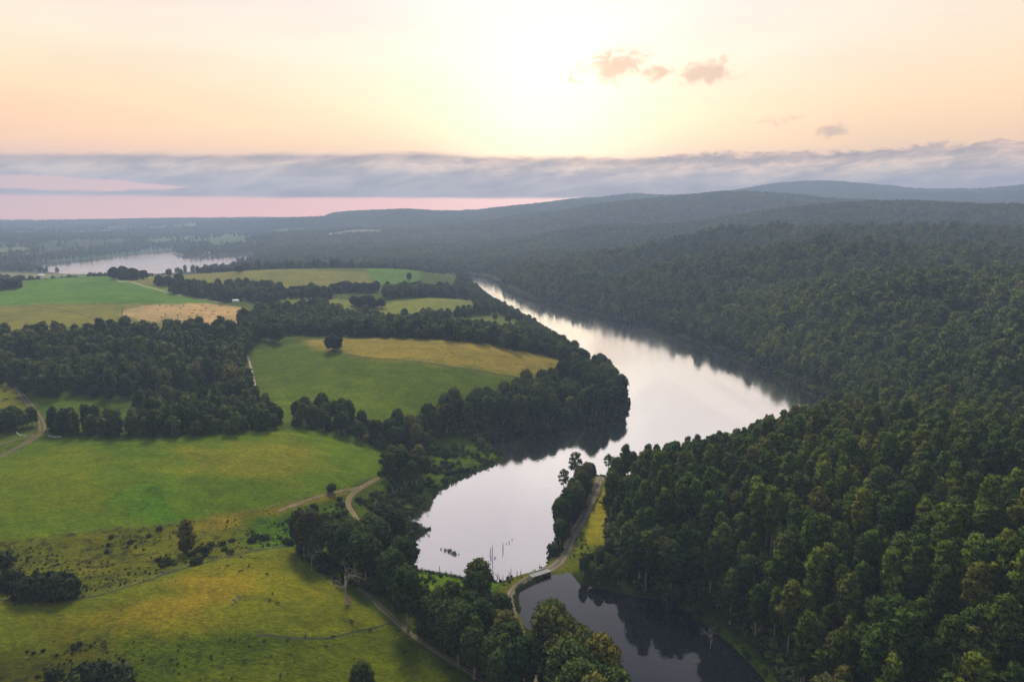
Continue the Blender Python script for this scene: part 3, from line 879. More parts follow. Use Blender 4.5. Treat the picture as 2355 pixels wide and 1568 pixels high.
# ------------------------------------------------------------------ draped ribbons: roads, tracks, ditches
def smooth_line(P, step_, closed=False):
    P = np.asarray(P, float)
    out = []
    n = len(P)
    for i in range(n - 1):
        p0 = P[max(i - 1, 0)]; p1 = P[i]; p2 = P[i + 1]; p3 = P[min(i + 2, n - 1)]
        k = max(2, int(np.linalg.norm(p2 - p1) / step_))
        for j in range(k):
            t = j / k
            out.append(0.5 * ((2 * p1) + (-p0 + p2) * t + (2 * p0 - 5 * p1 + 4 * p2 - p3) * t * t + (-p0 + 3 * p1 - 3 * p2 + p3) * t ** 3))
    out.append(P[-1])
    return np.array(out)


def ribbon(name, pts, width, matl, label, lift=0.12, across=6, world=False, step_=2.0, zmin=None, kind='structure'):
    W = np.array(pts) if world else WP(pts)
    L = smooth_line(W, step_)
    T = np.gradient(L, axis=0)
    T /= np.linalg.norm(T, axis=1)[:, None] + 1e-9
    Nn = np.stack([-T[:, 1], T[:, 0]], -1)
    wv = width * (1 + 0.5 * (fbm(L[:, 0] / 6, L[:, 1] / 6, 3, 5) - 0.5))
    vs = []; uv = []
    for k in range(across + 1):
        s = k / across - 0.5
        q = L + Nn * (wv * s)[:, None]
        z = ground(q[:, 0], q[:, 1]) + lift * (1 - abs(2 * s) ** 6 * 1.3)
        if zmin is not None:
            z = np.maximum(z, zmin)
        vs.append(np.column_stack([q, z]))
        uv.append(np.column_stack([np.full(len(L), k / across), np.arange(len(L)) / 10.0]))
    vs = np.array(vs); n = len(L)
    V_ = vs.reshape(-1, 3)
    a_, b_ = np.meshgrid(np.arange(across), np.arange(n - 1), indexing='ij')
    F_ = np.stack([a_ * n + b_, (a_ + 1) * n + b_, (a_ + 1) * n + b_ + 1, a_ * n + b_ + 1], -1).reshape(-1, 4)
    me = mesh_np(name, V_, F_, [matl])
    ul = me.uv_layers.new(name='UVMap')
    UV = np.array(uv).reshape(-1, 2)[F_.ravel()]
    ul.data.foreach_set('uv', UV.astype(np.float32).ravel())
    return obj(name, me, kind=kind, label=label)


ROAD = [(1240, 1640), (1228, 1575), (1213, 1520), (1196, 1455), (1183, 1428), (1176, 1400), (1172, 1372), (1186, 1350), (1207, 1334), (1226, 1325)]
ROAD2 = [(1258, 1311), (1278, 1299), (1292, 1284), (1304, 1262), (1313, 1239), (1325, 1215), (1338, 1194), (1350, 1170), (1362, 1140), (1374, 1115), (1382, 1095)]
ribbon('gravel_road', ROAD[:1] + ROAD[1:], 6.0, M['gravel'], 'gravel road curving along the causeway between lake and pond')
ribbon('gravel_road', ROAD2, 8.5, M['gravel'], 'gravel road climbing from the bridge between the tree belts')
ribbon('dirt_road', [(1222, 1600), (1208, 1530), (1197, 1480), (1186, 1436)], 5.0, M['dirt'], 'bare orange dirt stretch of road beside the pond trees', lift=0.22)
ribbon('farm_track', [(1160, 1600), (1100, 1558), (1040, 1520), (980, 1483), (920, 1437), (870, 1390), (822, 1350)], 4.6, M['farm'], 'two rut farm track running down the paddock edge')
ribbon('farm_track', [(840, 1215), (826, 1200), (812, 1180), (800, 1158), (808, 1138), (828, 1122), (850, 1110), (872, 1098)], 4.8, M['sand'], 'forked sandy track above the lake marsh')
ribbon('farm_track', [(640, 1175), (720, 1146), (760, 1134), (800, 1126), (826, 1122)], 3.6, M['sand'], 'sandy track along the lower edge of the green paddock')
ribbon('farm_track', [(-40, 1062), (0, 1050), (50, 1025), (85, 1002), (97, 990), (92, 965), (72, 935), (48, 905), (30, 875)], 7.5, M['farm'], 'worn farm track past the left hedge')
ribbon('farm_track', [(0, 1022), (40, 1010), (85, 1000), (95, 990)], 3.6, M['farm'], 'side track joining at the left hedge')
ribbon('farm_track', [(205, 629), (260, 638), (300, 648), (350, 663), (400, 676), (450, 685), (512, 697)], 6.0, M['chalk'], 'pale drive crossing the green hill to the farmhouse')
ribbon('farm_track', [(566, 815), (574, 835), (582, 870), (589, 900), (593, 918)], 3.0, M['chalk'], 'pale straight track down the wood edge')
ribbon('ditch', [(915, 1425), (880, 1438), (820, 1452), (760, 1466), (700, 1468), (640, 1462), (590, 1458)], 1.6, M['drain'], 'dark drainage ditch curving through the paddock', lift=0.06)
for pts_, lb_ in (([(-40, 705), (80, 702), (150, 700), (283, 706)], 'dark fence strip between the green hill and the olive field'), ([(283, 706), (280, 724), (292, 733), (330, 741), (440, 751), (545, 748)], 'dark grassy edge round the tan field'),
                  ([(760, 808), (850, 823), (960, 832), (1060, 847), (1160, 864), (1240, 868)], 'faint stock path between the green and tan parts of the big field'), ([(-40, 715), (60, 706), (140, 712), (200, 728), (250, 745)], 'grassy terrace edge in the olive field')):
    ribbon('field_edge', pts_, 2.2, M['drain'], lb_, lift=0.10)
ribbon('ditch', [(-40, 1382), (80, 1380), (170, 1378), (250, 1362), (330, 1338), (430, 1305), (520, 1281), (600, 1265), (668, 1257)], 1.8, M['drain'], 'dark ditch under the paddock fence', lift=0.06)

# ------------------------------------------------------------------ foliage prototypes
_bm = bmesh.new(); bmesh.ops.create_icosphere(_bm, subdivisions=1, radius=1.0)
ICO_V = np.array([v.co[:] for v in _bm.verts]); ICO_F = np.array([[v.index for v in f.verts] for f in _bm.faces]); _bm.free()
_bm = bmesh.new(); bmesh.ops.create_icosphere(_bm, subdivisions=2, radius=1.0)
ICO2_V = np.array([v.co[:] for v in _bm.verts]); ICO2_F = np.array([[v.index for v in f.verts] for f in _bm.faces]); _bm.free()


def leafy(puffs, n_leaf, size, r, centre, core=0.78, up=0.25, coresub=1):
    """triangles: leaf clumps over puffs (x,y,z,rx,rz) with a dim heart in each; returns V,F,normals,tint"""
    Vs, Fs, Ns, Ts = [], [], [], []
    off = 0
    IV, IF = (ICO_V, ICO_F) if coresub == 1 else (ICO2_V, ICO2_F)
    for (x, y, z, rx, rz) in puffs:
        c = np.array((x, y, z)); rad = np.array((rx, rx, rz))
        tint = r.random()
        k = max(4, int(n_leaf * rx * rx / 4.0))
        d = r.normal(size=(k, 3)); d[:, 2] = d[:, 2] * 0.9 + 0.25
        d /= np.linalg.norm(d, axis=1)[:, None]
        p = c + d * rad * (0.80 + 0.26 * r.random((k, 1)) + 0.35 * (r.random((k, 1)) < 0.12))
        nn = d + 0.75 * r.normal(size=(k, 3)); nn /= np.linalg.norm(nn, axis=1)[:, None]
        t = np.cross(nn, r.normal(size=(k, 3))); t /= np.linalg.norm(t, axis=1)[:, None] + 1e-9
        b = np.cross(nn, t)
        s = size * (0.55 + 0.8 * r.random((k, 1)))
        q = []
        for (ca, cb) in ((-1, -0.6), (0.9, -0.8), (0.7, 0.9), (-0.8, 0.7)):
            q.append(p + t * s * (ca + 0.5 * (r.random((k, 1)) - 0.5)) * 0.6 + b * s * (cb + 0.5 * (r.random((k, 1)) - 0.5)) * 0.6)
        v = np.stack(q, 1).reshape(-1, 3)
        base_i = off + np.arange(k)[:, None] * 4
        f = np.concatenate([base_i + np.array([[0, 1, 2]]), base_i + np.array([[0, 2, 3]])])
        oc = (p - centre); oc /= np.linalg.norm(oc, axis=1)[:, None] + 1e-9
        no = d * 0.5 + oc * 0.6 + np.array((0, 0, up)) + 0.28 * r.normal(size=(k, 3))
        no /= np.linalg.norm(no, axis=1)[:, None]
        Vs.append(v); Fs.append(f); Ns.append(np.repeat(no, 4, 0))
        tt = np.clip(tint * 0.55 + 0.45 * r.random(k), 0, 1)
        Ts.append(np.concatenate([tt, tt]))
        off += len(v)
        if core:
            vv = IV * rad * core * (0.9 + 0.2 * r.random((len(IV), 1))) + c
            Vs.append(vv); Fs.append(IF + off); Ns.append(IV.copy()); Ts.append(np.full(len(IF), tint * 0.4))  # heart takes a lowered tint, painting the shade inside the crown
            off += len(vv)
    return np.concatenate(Vs), np.concatenate(Fs), np.concatenate(Ns), np.concatenate(Ts)


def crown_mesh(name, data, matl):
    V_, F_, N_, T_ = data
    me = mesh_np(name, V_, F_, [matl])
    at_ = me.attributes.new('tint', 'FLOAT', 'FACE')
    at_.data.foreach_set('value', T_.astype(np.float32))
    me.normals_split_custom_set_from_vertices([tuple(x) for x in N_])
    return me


def tubes(segs, sides=6):
    """segs: list of (p0, p1, r0, r1)"""
    Vs, Fs = [], []
    off = 0
    an = np.arange(sides) / sides * 2 * pi
    for (p0, p1, r0, r1) in segs:
        p0 = np.array(p0, float); p1 = np.array(p1, float)
        d = p1 - p0; d /= np.linalg.norm(d) + 1e-9
        t = np.cross(d, (0.31, 0.77, 0.2)); t /= np.linalg.norm(t); b = np.cross(d, t)
        ring = np.cos(an)[:, None] * t + np.sin(an)[:, None] * b
        Vs.append(p0 + ring * r0); Vs.append(p1 + ring * r1)
        i = np.arange(sides); j = (i + 1) % sides
        Fs.append(np.stack([off + i, off + j, off + sides + j, off + sides + i], -1))
        off += 2 * sides
    return np.concatenate(Vs), np.concatenate(Fs)


def gum_puffs(r, h, cw, lo, n, pr):
    """upright gum: stacked rounded clumps to a domed top"""
    ps = []
    for k in range(n):
        t = (k + 0.5) / n
        z = lo + (h - lo) * (t ** 0.8)
        prof = math.sqrt(min(1, (1 - (z - lo) / (h - lo)) * 2.4 + 0.10)) * (0.55 + 0.45 * min(1, (z - lo) / (0.45 * (h - lo))))
        a_ = k * 2.399 + r.random() * 0.8
        rr = cw * prof * (0.35 + 0.55 * r.random())
        rad = pr * (0.75 + 0.5 * r.random()) * (0.75 + 0.35 * prof)
        ps.append((rr * cos(a_), rr * sin(a_), z - rad * 0.5, rad, rad * (0.75 + 0.3 * r.random())))
    ps.append((0, 0, h - pr * 0.7, pr * 0.9, pr * 0.8))
    return ps


def round_puffs(r, h, cw, lo, n, pr, flat=1.0):
    ps = []
    cz = (h + lo) / 2; rz = (h - lo) / 2
    for k in range(n):
        t = (k + 0.5) / n
        z_ = 1 - 1.75 * t
        a_ = k * 2.399 + r.random() * 0.6
        q = math.sqrt(max(0.02, 1 - z_ * z_)) * (0.8 + 0.3 * r.random())
        rad = pr * (0.75 + 0.5 * r.random())
        ps.append(((cw - rad * 0.6) * q * cos(a_), (cw - rad * 0.6) * q * sin(a_), cz + z_ * (rz - rad * 0.5) * flat, rad, rad * 0.85))
    ps.append((0, 0, cz, cw * 0.55, rz * 0.6))
    return ps


def trunk_segs(r, h, lo, rad, limbs, spread):
    segs = []
    p = np.array((0, 0, -1.0)); n = 5
    pts = [p]
    for k in range(n):
        q = np.array((r.normal() * 0.012 * h * (k + 1) / n, r.normal() * 0.012 * h * (k + 1) / n, h * 0.9 * (k + 1) / n))
        pts.append(q)
    for k in range(n):
        segs.append((pts[k], pts[k + 1], rad * (1 - k / n * 0.8) * (1.35 if k == 0 else 1), rad * (1 - (k + 1) / n * 0.8)))
    for k in range(limbs):
        t = 0.35 + 0.55 * (k + r.random()) / limbs
        z = h * 0.9 * t
        z = max(z, lo * 0.9)
        a_ = k * 2.4 + r.random()
        i = min(n - 1, int(z / (h * 0.9) * n)); f = z / (h * 0.9) * n - i
        s = pts[i] * (1 - f) + pts[i + 1] * f if i > 0 else pts[1] * f
        e = s + np.array((cos(a_) * spread, sin(a_) * spread, spread * 1.1)) * (0.6 + 0.5 * r.random())
        segs.append((s, e, rad * 0.3, rad * 0.08))
    return segs


def trunk_mesh(name, segs, matl, sides=6):
    V_, F_ = tubes(segs, sides)
    return mesh_np(name, V_, F_, [matl])


PROTO = {}


def make_kind(key, fn, n, hgt, lo, rad, limbs, spread, leafm, barkm, n_leaf, size, core=0.78, seed=0, coresub=1):
    out = []
    for k in range(n):
        r = np.random.default_rng(seed * 100 + k + 5)
        ps = fn(r)
        data = leafy(ps, n_leaf, size, r, np.array((0, 0, (hgt + lo) / 2)), core, coresub=coresub)
        cm = crown_mesh('crown', data, leafm)
        tm = trunk_mesh('trunk', trunk_segs(r, hgt, lo, rad, limbs, spread), barkm)
        out.append((cm, tm, data, hgt))
    PROTO[key] = out


# near, full detail
make_kind('gum', lambda r: gum_puffs(r, 38, 4.5, 14, 40, 1.8), 6, 38, 13, 0.55, 6, 3.0, M['gum'], M['bark'], 80, 0.75, seed=1)
make_kind('giant', lambda r: round_puffs(r, 30, 7.0, 7, 60, 1.9), 5, 30, 8, 0.7, 9, 5.0, M['river'], M['bark'], 72, 0.75, core=0.7, seed=2)
make_kind('open', lambda r: round_puffs(r, 30, 5.0, 13, 16, 1.8)[:-1], 3, 30, 13, 0.45, 9, 4.5, M['river'], M['bark'], 60, 0.85, core=0.5, seed=3)
make_kind('wood', lambda r: round_puffs(r, 17, 5.2, 2, 26, 2.0), 6, 17, 2, 0.35, 3, 2.5, M['wood'], M['darkbark'], 46, 1.0, seed=4)
make_kind('cone', lambda r: gum_puffs(r, 20, 4.2, 2, 24, 2.0), 4, 20, 2, 0.35, 2, 2.0, M['wood'], M['darkbark'], 46, 1.0, seed=5)
make_kind('cypress', lambda r: round_puffs(r, 20, 9.5, 1.5, 46, 2.8), 3, 20, 1.5, 0.6, 4, 4.0, M['pine'], M['darkbark'], 40, 1.1, seed=6)
make_kind('shrub', lambda r: round_puffs(r, 4.2, 2.7, -0.3, 11, 1.2), 5, 4.2, 0, 0.12, 3, 1.0, M['shrub'], M['darkbark'], 90, 0.55, seed=7)


def joined(key, k, leafm, barkm, fn, hgt, lo, rad, n_leaf, size, seed, core=0.85):
    """crown and trunk in one mesh: for the mass of trees past the first few hundred"""
    r = np.random.default_rng(seed)
    V1, F1, N1, T1 = leafy(fn(r), n_leaf, size, r, np.array((0, 0, (hgt + lo) / 2)), core)
    V2, F2 = tubes(trunk_segs(r, hgt, lo, rad, 0, 1.0), 4)
    F2 = np.concatenate([F2[:, [0, 1, 2]], F2[:, [0, 2, 3]]])
    N2 = V2.copy(); N2[:, 2] = 0; N2 /= np.linalg.norm(N2, axis=1)[:, None] + 1e-6
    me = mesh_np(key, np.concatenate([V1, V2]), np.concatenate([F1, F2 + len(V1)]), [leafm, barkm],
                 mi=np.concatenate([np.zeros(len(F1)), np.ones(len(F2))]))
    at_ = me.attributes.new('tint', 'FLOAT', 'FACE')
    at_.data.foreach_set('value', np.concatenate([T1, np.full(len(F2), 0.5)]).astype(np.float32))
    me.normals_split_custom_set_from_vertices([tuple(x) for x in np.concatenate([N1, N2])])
    return me


def proto_collection(name, meshes):
    c = bpy.data.collections.new(name)
    for i, me in enumerate(meshes):
        o = bpy.data.objects.new('%s_source_%02d' % (name, i), me)
        c.objects.link(o)
    return c


def scatter_object(name, coll, n_proto, pts, scale, rot, which, label, zscale=None):
    me = bpy.data.meshes.new(name)
    me.vertices.add(len(pts)); me.vertices.foreach_set('co', np.asarray(pts, np.float32).ravel())
    sv = np.stack([scale, scale, scale if zscale is None else zscale], -1)
    a_ = me.attributes.new('iscale', 'FLOAT_VECTOR', 'POINT'); a_.data.foreach_set('vector', sv.astype(np.float32).ravel())
    rv = np.zeros((len(pts), 3)); rv[:, 2] = rot
    a_ = me.attributes.new('irot', 'FLOAT_VECTOR', 'POINT'); a_.data.foreach_set('vector', rv.astype(np.float32).ravel())
    a_ = me.attributes.new('iwhich', 'INT', 'POINT'); a_.data.foreach_set('value', which.astype(np.int32))
    me.update()
    o = obj(name, me, kind='stuff', label=label)
    ng = bpy.data.node_groups.new(name + '_nodes', 'GeometryNodeTree')
    ng.interface.new_socket('Geometry', in_out='INPUT', socket_type='NodeSocketGeometry')
    ng.interface.new_socket('Geometry', in_out='OUTPUT', socket_type='NodeSocketGeometry')
    gi = ng.nodes.new('NodeGroupInput'); go = ng.nodes.new('NodeGroupOutput')
    iop = ng.nodes.new('GeometryNodeInstanceOnPoints')
    ci = ng.nodes.new('GeometryNodeCollectionInfo')
    ci.inputs['Collection'].default_value = coll
    ci.inputs['Separate Children'].default_value = True
    ci.inputs['Reset Children'].default_value = True
    ng.links.new(gi.outputs[0], iop.inputs['Points'])
    ng.links.new(ci.outputs[0], iop.inputs['Instance'])
    iop.inputs['Pick Instance'].default_value = True
    for nm, ty, sk in (('iscale', 'FLOAT_VECTOR', 'Scale'), ('irot', 'FLOAT_VECTOR', 'Rotation'), ('iwhich', 'INT', 'Instance Index')):
        na = ng.nodes.new('GeometryNodeInputNamedAttribute')
        na.data_type = ty
        na.inputs['Name'].default_value = nm
        src = [s for s in na.outputs if s.enabled][0]
        ng.links.new(src, iop.inputs[sk])
    ng.links.new(iop.outputs[0], go.inputs[0])
    md = o.modifiers.new('scatter', 'NODES')
    md.node_group = ng
    return o


# ------------------------------------------------------------------ scattering trees
def jgrid(x0, x1, y0, y1, s, seed):
    r = np.random.default_rng(seed)
    xs = np.arange(x0, x1, s); ys = np.arange(y0, y1, s * 0.87)
    X, Y = np.meshgrid(xs, ys)
    X = X + (np.arange(len(ys))[:, None] % 2) * s * 0.5
    X = X + (r.random(X.shape) - 0.5) * s * 0.75; Y = Y + (r.random(Y.shape) - 0.5) * s * 0.7
    return X.ravel(), Y.ravel()


def scatter_poly(W, s, seed, margin_water=2.0):
    W = np.asarray(W)
    X, Y = jgrid(W[:, 0].min(), W[:, 0].max(), W[:, 1].min(), W[:, 1].max(), s, seed)
    k = inside(X, Y, W)
    X, Y = X[k], Y[k]
    k = ~wet(X, Y, margin_water)
    return X[k], Y[k]


def wet(X, Y, margin=2.0):
    r = np.zeros(X.shape, bool)
    for W in WATERS:
        r |= inside(X, Y, W) | (dist_poly(X, Y, W) < margin)
    return r


def clear_of(X, Y, lines, d):
    k = np.ones(X.shape, bool)
    for L in lines:
        k &= dist_poly(X, Y, L, closed=False) > d
    return k


LINES = [WP(ROAD), WP(ROAD2)]
TREES = []          # (x, y, kind, scale, group key)


def uv_of(x, y, z):
    """photo position of a world point"""
    dx, dy, dz = x, y, z - H
    f_ = dy * CP - dz * SP
    u_ = dx; w_ = dy * SP + dz * CP
    return CX + FP * u_ / f_, CY - FP * w_ / f_, f_


# right hand forest region (world): everything right of the lake, the road and the pond
def rp(u, r):
    th, _ = ray(u, 650)
    return (r * sin(th), r * cos(th))


RF_NEAR = [hit(1404, 1112), hit(1398, 1150), hit(1402, 1200), hit(1408, 1262), hit(1440, 1310), hit(1465, 1362), hit(1560, 1380), hit(1625, 1400),
           hit(1730, 1475), hit(1810, 1560), hit(1850, 1640), rp(1900, 140), rp(3300, 140), rp(3300, 900), rp(2354, 820), rp(1950, 800), rp(1560, 640), hit(1500, 1110), hit(1420, 1112)]
X, Y = scatter_poly(RF_NEAR, 8.7, 21, 1.0)
k = (np.hypot(X, Y) < 720) & clear_of(X, Y, LINES, 7)
for zn in ('yellowbank',):
    k &= ~inside(X, Y, ZW[zn])
X, Y = X[k], Y[k]
gapn = fbm(X / 40, Y / 40, 2, 55)
k = (gapn > 0.30) | (rng.random(len(X)) < 0.4)
X, Y = X[k], Y[k]
RFN = (X, Y)

# mid and far forest
pts_f, sc_f, zs_f = [], [], []
RF_FAR = [rp(1404, 700), rp(1850, 700), rp(3200, 560), rp(3200, 9000), rp(2354, 8600), rp(1900, 8500), rp(1600, 8000), rp(1350, 7300), rp(1200, 7100), rp(1000, 7000), rp(780, 7000), rp(680, 5800), rp(640, 4200), rp(600, 3200), rp(590, 2750),
          rp(800, 2560), rp(1000, 2450), rp(1062, 2300), rp(1150, 2060), rp(1150, 1900), rp(1404, 1200)]
for (r0, r1, s, sd) in [(690, 1300, 10.5, 1), (1300, 2200, 13.0, 2), (2200, 3600, 16.0, 3), (3600, 5600, 24.0, 4), (5600, 8900, 38.0, 5)]:
    x1 = r1 * sin(radians(41)); x0 = -r1 * sin(radians(22)) if r1 > 2300 else -60
    X, Y = jgrid(x0, x1, r0 * 0.7, r1, s, 100 + sd)
    rr = np.hypot(X, Y); th = np.arctan2(X, Y)
    k = (rr >= r0) & (rr < r1) & (np.abs(th) < radians(40.5))
    X, Y = X[k], Y[k]
    k = inside(X, Y, np.array(RF_FAR)); X, Y = X[k], Y[k]
    k = ~wet(X, Y, 5.0)
    k &= ~inside(X, Y, ZW['farclear']) & ~inside(X, Y, ZW['farclear2'])
    X, Y = X[k], Y[k]
    k = (fbm(X / 60, Y / 60, 3, 66) > 0.33) | (rng.random(len(X)) < 0.5)
    X, Y = X[k], Y[k]
    z = ground(X, Y)
    pts_f.append(np.column_stack([X, Y, z]))
    b_ = 1.15 if s < 12 else s / 11.8
    sc_f.append(b_ * (0.75 + 0.5 * rng.random(len(X))) * (0.85 + 0.4 * fbm(X / 90, Y / 90, 2, 12)))
PF = np.concatenate(pts_f); SF = np.concatenate(sc_f)
SF = SF * (0.58 + 0.42 * step(dist_poly(PF[:, 0], PF[:, 1], LAKE), 5, 110))
print('far forest trees', len(PF))

lods = [joined('mid_gum', 0, M['gum'], M['bark'], lambda r: gum_puffs(r, 34, 5.0, 9, 15, 2.9), 34, 9, 0.5, 34, 1.35, 900 + i) for i in range(5)]
lods += [joined('mid_round', 0, M['gum'], M['bark'], lambda r: round_puffs(r, 28, 6.5, 7, 14, 3.2), 28, 7, 0.5, 34, 1.35, 950 + i) for i in range(3)]
lodc = proto_collection('mid_gum', lods)
rF = np.hypot(PF[:, 0], PF[:, 1])
scatter_object('forest_trees', lodc, 8, PF, SF, rng.random(len(PF)) * 6.28, rng.integers(0, 8, len(PF)),
               'dense eucalyptus forest covering the hazy hills right of the lake', zscale=np.where(rF > 2200, np.minimum(0.8 + 0.25 * rng.random(len(PF)), SF), SF * (0.8 + 0.3 * rng.random(len(PF)))))

# near forest: the first 300 as things, the others as one mass
X, Y = RFN
Z = ground(X, Y)
S = (0.58 + 0.42 * rng.random(len(X)) * (0.8 + 0.4 * fbm(X / 50, Y / 50, 2, 90))) * (0.82 + 0.18 * step(dist_poly(X, Y, LAKE), 15, 60))
u_, v_, f_ = uv_of(X, Y, Z + 36 * S)
inview = (u_ > -10) & (u_ < 2364) & (v_ < 1560) & (v_ > 850)
D = np.hypot(np.hypot(X, Y), H - Z - 30 * S) / S
order = np.argsort(np.where(inview, D, 1e9))
first = order[:300]
rest = np.setdiff1d(np.arange(len(X)), first)
rest = rest[(np.abs(np.arctan2(X[rest], Y[rest])) < 0.8)]
near_all = [joined('near_gum', 0, M['gum'], M['bark'], lambda r: gum_puffs(r, 38, 4.5, 14, 34, 1.9), 38, 13, 0.55, 56, 0.95, 700 + i) for i in range(6)]
near_all[4] = joined('near_round', 0, M['gum'], M['bark'], lambda r: round_puffs(r, 34, 6.2, 12, 40, 1.9), 34, 12, 0.5, 56, 0.95, 760)
nearc = proto_collection('near_gum', near_all)
zr = S[rest] * (0.9 + 0.2 * rng.random(len(rest)))
scatter_object('forest_trees', nearc, 6, np.column_stack([X[rest], Y[rest], Z[rest]]), S[rest], rng.random(len(rest)) * 6.28, rng.integers(0, 6, len(rest)),
               'rest of the tall gum forest on the near right hill', zscale=zr)
print('near forest', len(X), 'as things', len(first))

TINTS = [('yellow-green', (1.22, 1.18, 0.85)), ('deep green', (0.75, 0.88, 0.8)), ('blue-green', (0.76, 0.96, 1.05)), ('olive', (1.08, 0.98, 0.85)), ('mid green', (1.0, 1.0, 1.0)), ('pale green', (1.35, 1.35, 1.2)), ('dusky', (0.6, 0.66, 0.66))]


def describe(s, s0, tint):
    size = 'very tall' if s > 1.17 * s0 else ('tall' if s > 1.04 * s0 else ('low' if s < 0.86 * s0 else 'medium'))
    return '%s %s' % (size, tint)


def third(q, names):
    return names[min(len(names) - 1, int(q * len(names)))]


def paint(e, tint):
    for c_ in e.children:
        if c_.name.startswith('crown'):
            c_.color = (*tint, 1)




def tree(key, x, y, s, label, group, rot=None, zs=1.0, k=None, name='eucalyptus_tree', cat='tree', lean=0.0):
    pr = PROTO[key]
    i = int(rng.integers(0, len(pr))) if k is None else k
    cm, tm, _, h = pr[i]
    e = bpy.data.objects.new(name, None)
    COL.objects.link(e)
    e.empty_display_size = 1.0
    e.location = (x, y, float(ground(x, y)[0]) - 0.2)
    e.rotation_euler = (lean, 0, rng.random() * 6.28 if rot is None else rot)
    e.scale = (s, s, s * zs)
    e['label'] = label; e['category'] = cat
    if group: e['group'] = group
    for nm, m_ in (('trunk', tm), ('crown', cm)):
        o = bpy.data.objects.new(nm, m_)
        COL.objects.link(o)
        o.parent = e
    return e


for i in first:
    x, y, s = float(X[i]), float(Y[i]), float(S[i])
    uu, vv, _ = uv_of(x, y, float(Z[i]) + 34 * s)
    if uu < 1600 and vv < 1300:
        place = third((vv - 1000) / 300, ['on the crest against the lake', 'beside the climbing gravel road', 'above the yellow road bank'])
    elif uu < 1800 and vv > 1180:
        place = third((vv - 1180) / 380, ['above the far bank of the pond', 'over the dark pond water', 'over the swampy pond bank'])
    else:
        place = third((vv - 1050) / 510, ['high on the forest hill', 'in the upper slope', 'midway down the forest slope', 'in the lower slope', 'at the bottom edge']) + ' ' + \
            third((uu - 1560) / 800, ['toward the pond', 'left of the hill middle', 'in the hill middle', 'near the right edge'])
    ti = int(rng.integers(0, len(TINTS)))
    lb = '%s gum %s' % (describe(s, 0.78, TINTS[ti][0]), place)
    paint(tree('gum' if rng.random() < 0.82 else 'giant', x, y, s * (1.0 if rng.random() < 0.9 else 1.1), lb, 'forest gums ' + place, zs=0.9 + 0.22 * rng.random(), name='forest_gum_tree'), TINTS[ti][1])


# --- wooded areas on the left and around the lake ------------------------------------------------
def wood(name_poly, poly, s, seed, key, size, label, group, stuff_label, n_things=60, zone_cut=(), name='woodland_tree', jitter=0.3, gap=0.0):
    W = WP(poly) if not isinstance(poly, np.ndarray) else poly
    X, Y = scatter_poly(W, s, seed, 2.0)
    for z_ in zone_cut:
        k = ~inside(X, Y, ZW[z_]); X, Y = X[k], Y[k]
    k = clear_of(X, Y, LINES, 5); X, Y = X[k], Y[k]
    if gap:
        k = fbm(X / 25, Y / 25, 2, seed) > gap; X, Y = X[k], Y[k]
    Z = ground(X, Y)
    S = size * (1 - jitter + 2 * jitter * rng.random(len(X)))
    D = np.hypot(np.hypot(X, Y), H - Z)
    o = np.argsort(D / S)
    first = o[:n_things]; rest = o[n_things:]
    return X, Y, Z, S, first, rest, key, label, group, stuff_label, name


wood_low = [joined('wood_tree', 0, M['wood'], M['darkbark'], lambda r: round_puffs(r, 17, 5.2, 1, 15, 2.5), 17, 1, 0.4, 40, 1.1, 500 + i) for i in range(4)]
wood_low += [joined('wood_cone', 0, M['wood'], M['darkbark'], lambda r: gum_puffs(r, 20, 4.4, 1, 15, 2.5), 20, 1, 0.4, 40, 1.1, 520 + i) for i in range(3)]
woodc = proto_collection('wood_tree', wood_low)

